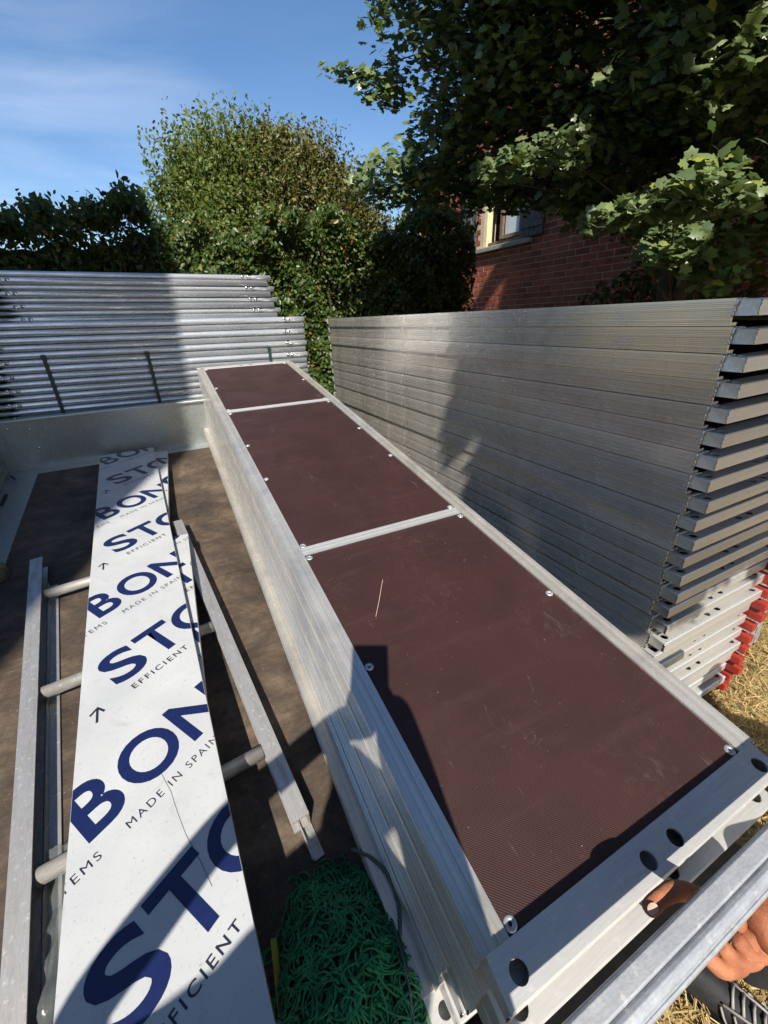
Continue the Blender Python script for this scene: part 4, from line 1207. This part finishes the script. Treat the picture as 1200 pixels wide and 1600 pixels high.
# ---------------------------------------------------------------- people
def skin_mesh(name, verts, edges, radii, mats, sub=2, root=0):
    me = bpy.data.meshes.new(name); me.from_pydata([tuple(v) for v in verts], edges, [])
    o = bpy.data.objects.new(name, me); C.objects.link(o)
    md = o.modifiers.new('skin', 'SKIN'); md.use_smooth_shade = True
    for i, r_ in enumerate(radii):
        sv = me.skin_vertices[0].data[i]; sv.radius = (r_, r_) if not hasattr(r_, '__len__') else r_; sv.use_root = (i == root)
    ms = o.modifiers.new('sub', 'SUBSURF'); ms.levels = sub; ms.render_levels = sub
    dgx = bpy.context.evaluated_depsgraph_get(); me2 = bpy.data.meshes.new_from_object(o.evaluated_get(dgx))
    bpy.data.objects.remove(o)
    for m_ in mats: me2.materials.append(m_)
    me2.polygons.foreach_set('use_smooth', [True] * len(me2.polygons))
    return me2
class Sk:
    def __init__(s): s.v = []; s.e = []; s.r = []
    def p(s, co, r, par=None):
        s.v.append(co); s.r.append(r); i = len(s.v) - 1
        if par is not None: s.e.append((par, i))
        return i
    def chain(s, par, lst):
        for co, r in lst: par = s.p(co, r, par)
        return par

# worker at the right: hand on the beam, foot on the ground, body outside the frame
wk = thing('person', 'worker in black trousers and black shoes gripping the steel beam with a bare hand', 'person', Matrix.Translation((1.15, -.35, 0)))
WO = Vector((1.15, -.35, 0))
s = Sk()
pel = s.p((1.25, -.86, .76), (.15, .12))
hl = s.p((1.17, -.78, .72), .105, pel)
kn = s.chain(hl, [((1.14, -.50, .64), .09), ((1.14, -.20, .52), .066), ((1.05, -.06, .30), .056), ((.925, .05, .13), .042)])
hr = s.p((1.35, -.92, .72), .105, pel)
s.chain(hr, [((1.40, -.92, .55), .09), ((1.44, -.86, .40), .066), ((1.45, -1.10, .25), .055), ((1.46, -1.28, .12), .042)])
ch = s.chain(pel, [((1.27, -.76, .84), (.145, .11)), ((1.30, -.66, .92), (.16, .12)), ((1.33, -.56, .99), (.15, .11))])
nk = s.chain(ch, [((1.36, -.49, 1.06), .06), ((1.38, -.45, 1.11), .055)])
s.chain(nk, [((1.41, -.42, 1.17), (.085, .095)), ((1.42, -.41, 1.24), (.078, .088))])
sl = s.p((1.17, -.50, 1.02), .07, ch)
s.chain(sl, [((1.06, -.40, 1.00), .052), ((.95, -.28, .97), .044), ((.84, -.16, .955), .041), ((.72, -.08, .94), .034), ((.60, -.015, .925), .028)])
s.chain(s.p((1.46, -.62, 1.00), .07, ch), [((1.52, -.58, .84), .05), ((1.48, -.44, .72), .04), ((1.34, -.34, .66), .03)])
me = skin_mesh('body', [Vector(v) - WO for v in s.v], s.e, s.r, [SKIN, CLOTH, SHIRT])
for p_ in me.polygons:
    c_ = p_.center + WO
    p_.material_index = 1 if c_.z < .84 and not (c_.x > 1.2 and c_.y > -.5) and not (c_.x < .8) else (2 if c_.z < 1.05 and c_.x > .98 else 0)
add('body', me, wk)
# the hand: palm under the beam, thumb up between beam and decks, four fingers round the outer side
s = Sk()
wr = s.p((.600, -.015, .925), (.029, .024))
pa = s.chain(wr, [((.555, .003, .925), (.034, .025)), ((.510, .018, .930), (.038, .022)), ((.478, .030, .935), (.034, .020))])
hand = skin_mesh('hand', [Vector(v) - WO for v in s.v], s.e, s.r, [SKIN])
T_ = lambda a_, b_, c_: TF @ Vector((a_, b_, c_))
THUMB = [T_(.250, -.138, .064), T_(.230, -.111, .074), T_(.206, -.088, .088), T_(.182, -.0765, .098), T_(.158, -.0735, .1025), T_(.140, -.0740, .1015), T_(.130, -.0750, .099)]
def finger(pts, rs, nm):
    s = Sk(); i = s.p(pts[0], rs[0])
    s.chain(i, list(zip(pts[1:], rs[1:])))
    return skin_mesh(nm, [Vector(v) - WO for v in s.v], s.e, s.r, [SKIN])
add('hand', hand, wk)
th = add('thumb', finger([Vector(THUMB[0]), Vector(THUMB[1]), Vector(THUMB[2]), Vector(THUMB[3]), Vector(THUMB[4]), Vector(THUMB[5]), Vector(THUMB[6])],
        [.016, .0135, .0112, .0120, .0098, .0108, .0075], 'thumb'), wk)
for i, (dx_, L) in enumerate(((0, 1.0), (.024, 1.08), (.047, 1.02), (.069, .85))):
    a_ = Vector((.492 + dx_ * .8, .030 - dx_ * .25, .925))
    b_ = Vector((.452 + dx_ * .9, .020 - dx_ * .2, .905)); c_ = Vector((.424 + dx_ * .95, .028 - dx_ * .2, .912)); d_ = Vector((.412 + dx_, .046 - dx_ * .2, .930))
    add('finger', finger([a_, b_, c_, d_], [.0125, .0118, .0108, .0092], 'finger'), wk)
# thumb nail
m = MB(); vs = []; fs = []
c0 = T_(.1345, -.0760, .1118); dn = Vector((-.30, -.12, .94)).normalized()
ax_ = Vector((-1, -.05, -.30)).normalized(); ax_ = (ax_ - dn * ax_.dot(dn)).normalized(); ay_ = dn.cross(ax_)
for j in range(5):
    for i in range(12):
        r_ = j / 4; an = 2 * PI * i / 12; x_, y_ = .0070 * r_ * math.cos(an), .0050 * r_ * math.sin(an)
        vs.append(c0 + ax_ * x_ + ay_ * y_ + dn * (.0015 - 60 * y_ * y_ * .9 - 12 * x_ * x_) - WO)
for j in range(4):
    for i in range(12): fs.append((j * 12 + i, j * 12 + (i + 1) % 12, (j + 1) * 12 + (i + 1) % 12, (j + 1) * 12 + i))
m.add(vs, fs); add('thumb_nail', m.mesh('thumb_nail', NAIL, True), th)

# shoes
def shoe(Mx):
    secs = [(-.13, .028, .030, .075), (-.105, .036, .034, .088), (-.06, .038, .036, .092), (-.01, .040, .034, .078), (.04, .045, .034, .062), (.09, .047, .030, .048), (.135, .040, .026, .038), (.165, .020, .02, .026)]
    m = MB(); k = 16; vs = []
    for (y_, w_, zc, h_) in secs:
        for j in range(k):
            an = 2 * PI * j / k; x_ = w_ * math.cos(an) * (1 if math.sin(an) < 0 else .92); z_ = zc + (h_ - zc if math.sin(an) > 0 else zc - .004) * math.sin(an)
            vs.append((x_, y_, max(z_, .004)))
    n_ = len(secs)
    fs = [(i * k + j, i * k + (j + 1) % k, (i + 1) * k + (j + 1) % k, (i + 1) * k + j) for i in range(n_ - 1) for j in range(k)] + [tuple(range(k))[::-1], tuple(range((n_ - 1) * k, n_ * k))]
    m.add(vs, fs); o = add('shoe', m.mesh('shoe', SHOEB, True), wk, M=Matrix.Translation(-WO) @ Mx)
    m = MB(); vs = []
    for (y_, w_, zc, h_) in secs: vs += [(-w_ - .005, y_, 0), (w_ + .005, y_, 0), (w_ + .005, y_, .02), (-w_ - .005, y_, .02)]
    fs = [(4 * i + q, 4 * i + (q + 1) % 4, 4 * i + 4 + (q + 1) % 4, 4 * i + 4 + q) for i in range(n_ - 1) for q in range(4)] + [(0, 1, 2, 3), tuple(range(4 * n_ - 4, 4 * n_))[::-1]]
    m.add(vs, fs); add('sole', m.mesh('sole', RUBBER_AND_SHADE), o)
    # pale ladder-like stripes on the instep and side
    m = MB()
    for i in range(6):
        y_ = -.005 + .022 * i; m.tube([(-.026 + .002 * i, y_ + .004, .071 - .0052 * i), (.0, y_, .083 - .0058 * i), (.026 - .002 * i, y_ + .004, .071 - .0052 * i)], .0036, 6)
    m.tube([(-.031, -.02, .071), (-.024, .06, .060), (-.018, .12, .044)], .0032, 6); m.tube([(.031, -.02, .071), (.024, .06, .060), (.018, .12, .044)], .0032, 6)
    add('lace_stripes', m.mesh('lace_stripes', SHOEW, True), o)
    m = MB()
    for i in range(4):
        y_ = .0 + .026 * i
        for sg in (-1, 1): m.tube([(sg * .044, y_, .024), (sg * .043, y_ - .012, .045), (sg * .034, y_ - .022, .062)], .0028, 5)
    add('side_stripes', m.mesh('side_stripes', SHOEW, True), o)
    return o
shoe(Matrix.Translation((.905, .020, .0)) @ Rz(math.radians(205)))
shoe(Matrix.Translation((1.46, -1.24, .0)) @ Rz(math.radians(20)))

# the photographer: stands behind the lens holding the phone; seen only by the shadow
ph = thing('person', 'photographer standing behind the camera holding a phone, seen only as a shadow', 'person', Matrix.Translation((-.3, -.5, 0)))
PO = Vector((-.3, -.5, 0))
s = Sk()
pel = s.p((-.34, -.50, .92), (.16, .12))
for sg in (-1, 1):
    h_ = s.p((-.34 + sg * .10, -.50, .86), .10, pel)
    s.chain(h_, [((-.34 + sg * .12, -.50, .66), .085), ((-.34 + sg * .13, -.48, .47), .06), ((-.34 + sg * .14, -.52, .26), .052), ((-.34 + sg * .14, -.54, .09), .04), ((-.34 + sg * .15, -.42, .04), .035)])
ch = s.chain(pel, [((-.34, -.50, 1.10), (.15, .11)), ((-.32, -.48, 1.30), (.17, .12)), ((-.31, -.46, 1.46), (.17, .11))])
s.chain(ch, [((-.28, -.44, 1.54), .065), ((-.26, -.42, 1.62), .066), ((-.24, -.40, 1.70), (.104, .105)), ((-.24, -.40, 1.77), (.092, .098))])
sr = s.p((-.14, -.44, 1.47), .075, ch)
s.chain(sr, [((-.05, -.38, 1.32), .062), ((.00, -.25, 1.18), .056), ((.012, -.15, 1.31), .052), ((.006, -.090, 1.44), .048), ((.002, -.064, 1.51), .042), ((.002, -.048, 1.56), .032)])
sl = s.p((-.50, -.44, 1.46), .07, ch)
s.chain(sl, [((-.64, -.36, 1.38), .055), ((-.66, -.24, 1.38), .048), ((-.44, -.14, 1.47), .042), ((-.20, -.08, 1.50), .040), ((-.09, -.055, 1.53), .038), ((-.03, -.05, 1.54), .034)])
me = skin_mesh('body', [Vector(v) - PO for v in s.v], s.e, s.r, [SKIN, CLOTH, SHIRT])
for p_ in me.polygons:
    c_ = p_.center + PO
    p_.material_index = 1 if c_.z < .98 and c_.y < -.3 else (2 if c_.z < 1.53 and c_.y < -.2 else 0)
add('body', me, ph)
s = Sk(); i_ = s.p((-.24, -.43, 1.72), (.106, .10)); s.chain(i_, [((-.24, -.425, 1.80), (.085, .085))])
add('hair', skin_mesh('hair', [Vector(v) - PO for v in s.v], s.e, s.r, [HAIR]), ph)
CR = cam.matrix_world.to_3x3()
for (pts, rr_) in ((((.010, -.050, 1.53), (.010, -.030, 1.50), (.0, -.022, 1.485)), (.012, .010, .009)), (((.0, -.05, 1.54), (.006, -.04, 1.55), (.004, -.03, 1.565)), (.012, .010, .009)), (((-.09, -.045, 1.56), (-.07, -.035, 1.53), (-.045, -.03, 1.51)), (.012, .010, .009)), (((-.09, -.045, 1.56), (-.075, -.035, 1.58), (-.06, -.03, 1.60)), (.012, .010, .009))):
    s = Sk(); i_ = s.p(pts[0], rr_[0]); s.chain(i_, list(zip(pts[1:], rr_[1:])))
    add('finger', skin_mesh('finger', [Vector(v) - PO for v in s.v], s.e, s.r, [SKIN]), ph)
m = MB(); m.box(-.052, .026, -.115, .030, .004, .013)
phone = add('mobile_phone', m.mesh('mobile_phone', plain('black_phone', (.02, .02, .02), .3), bevel=.0035), None, M=cam.matrix_world.copy())
tag(phone, 'black mobile phone held up by the photographer behind the camera', 'phone')
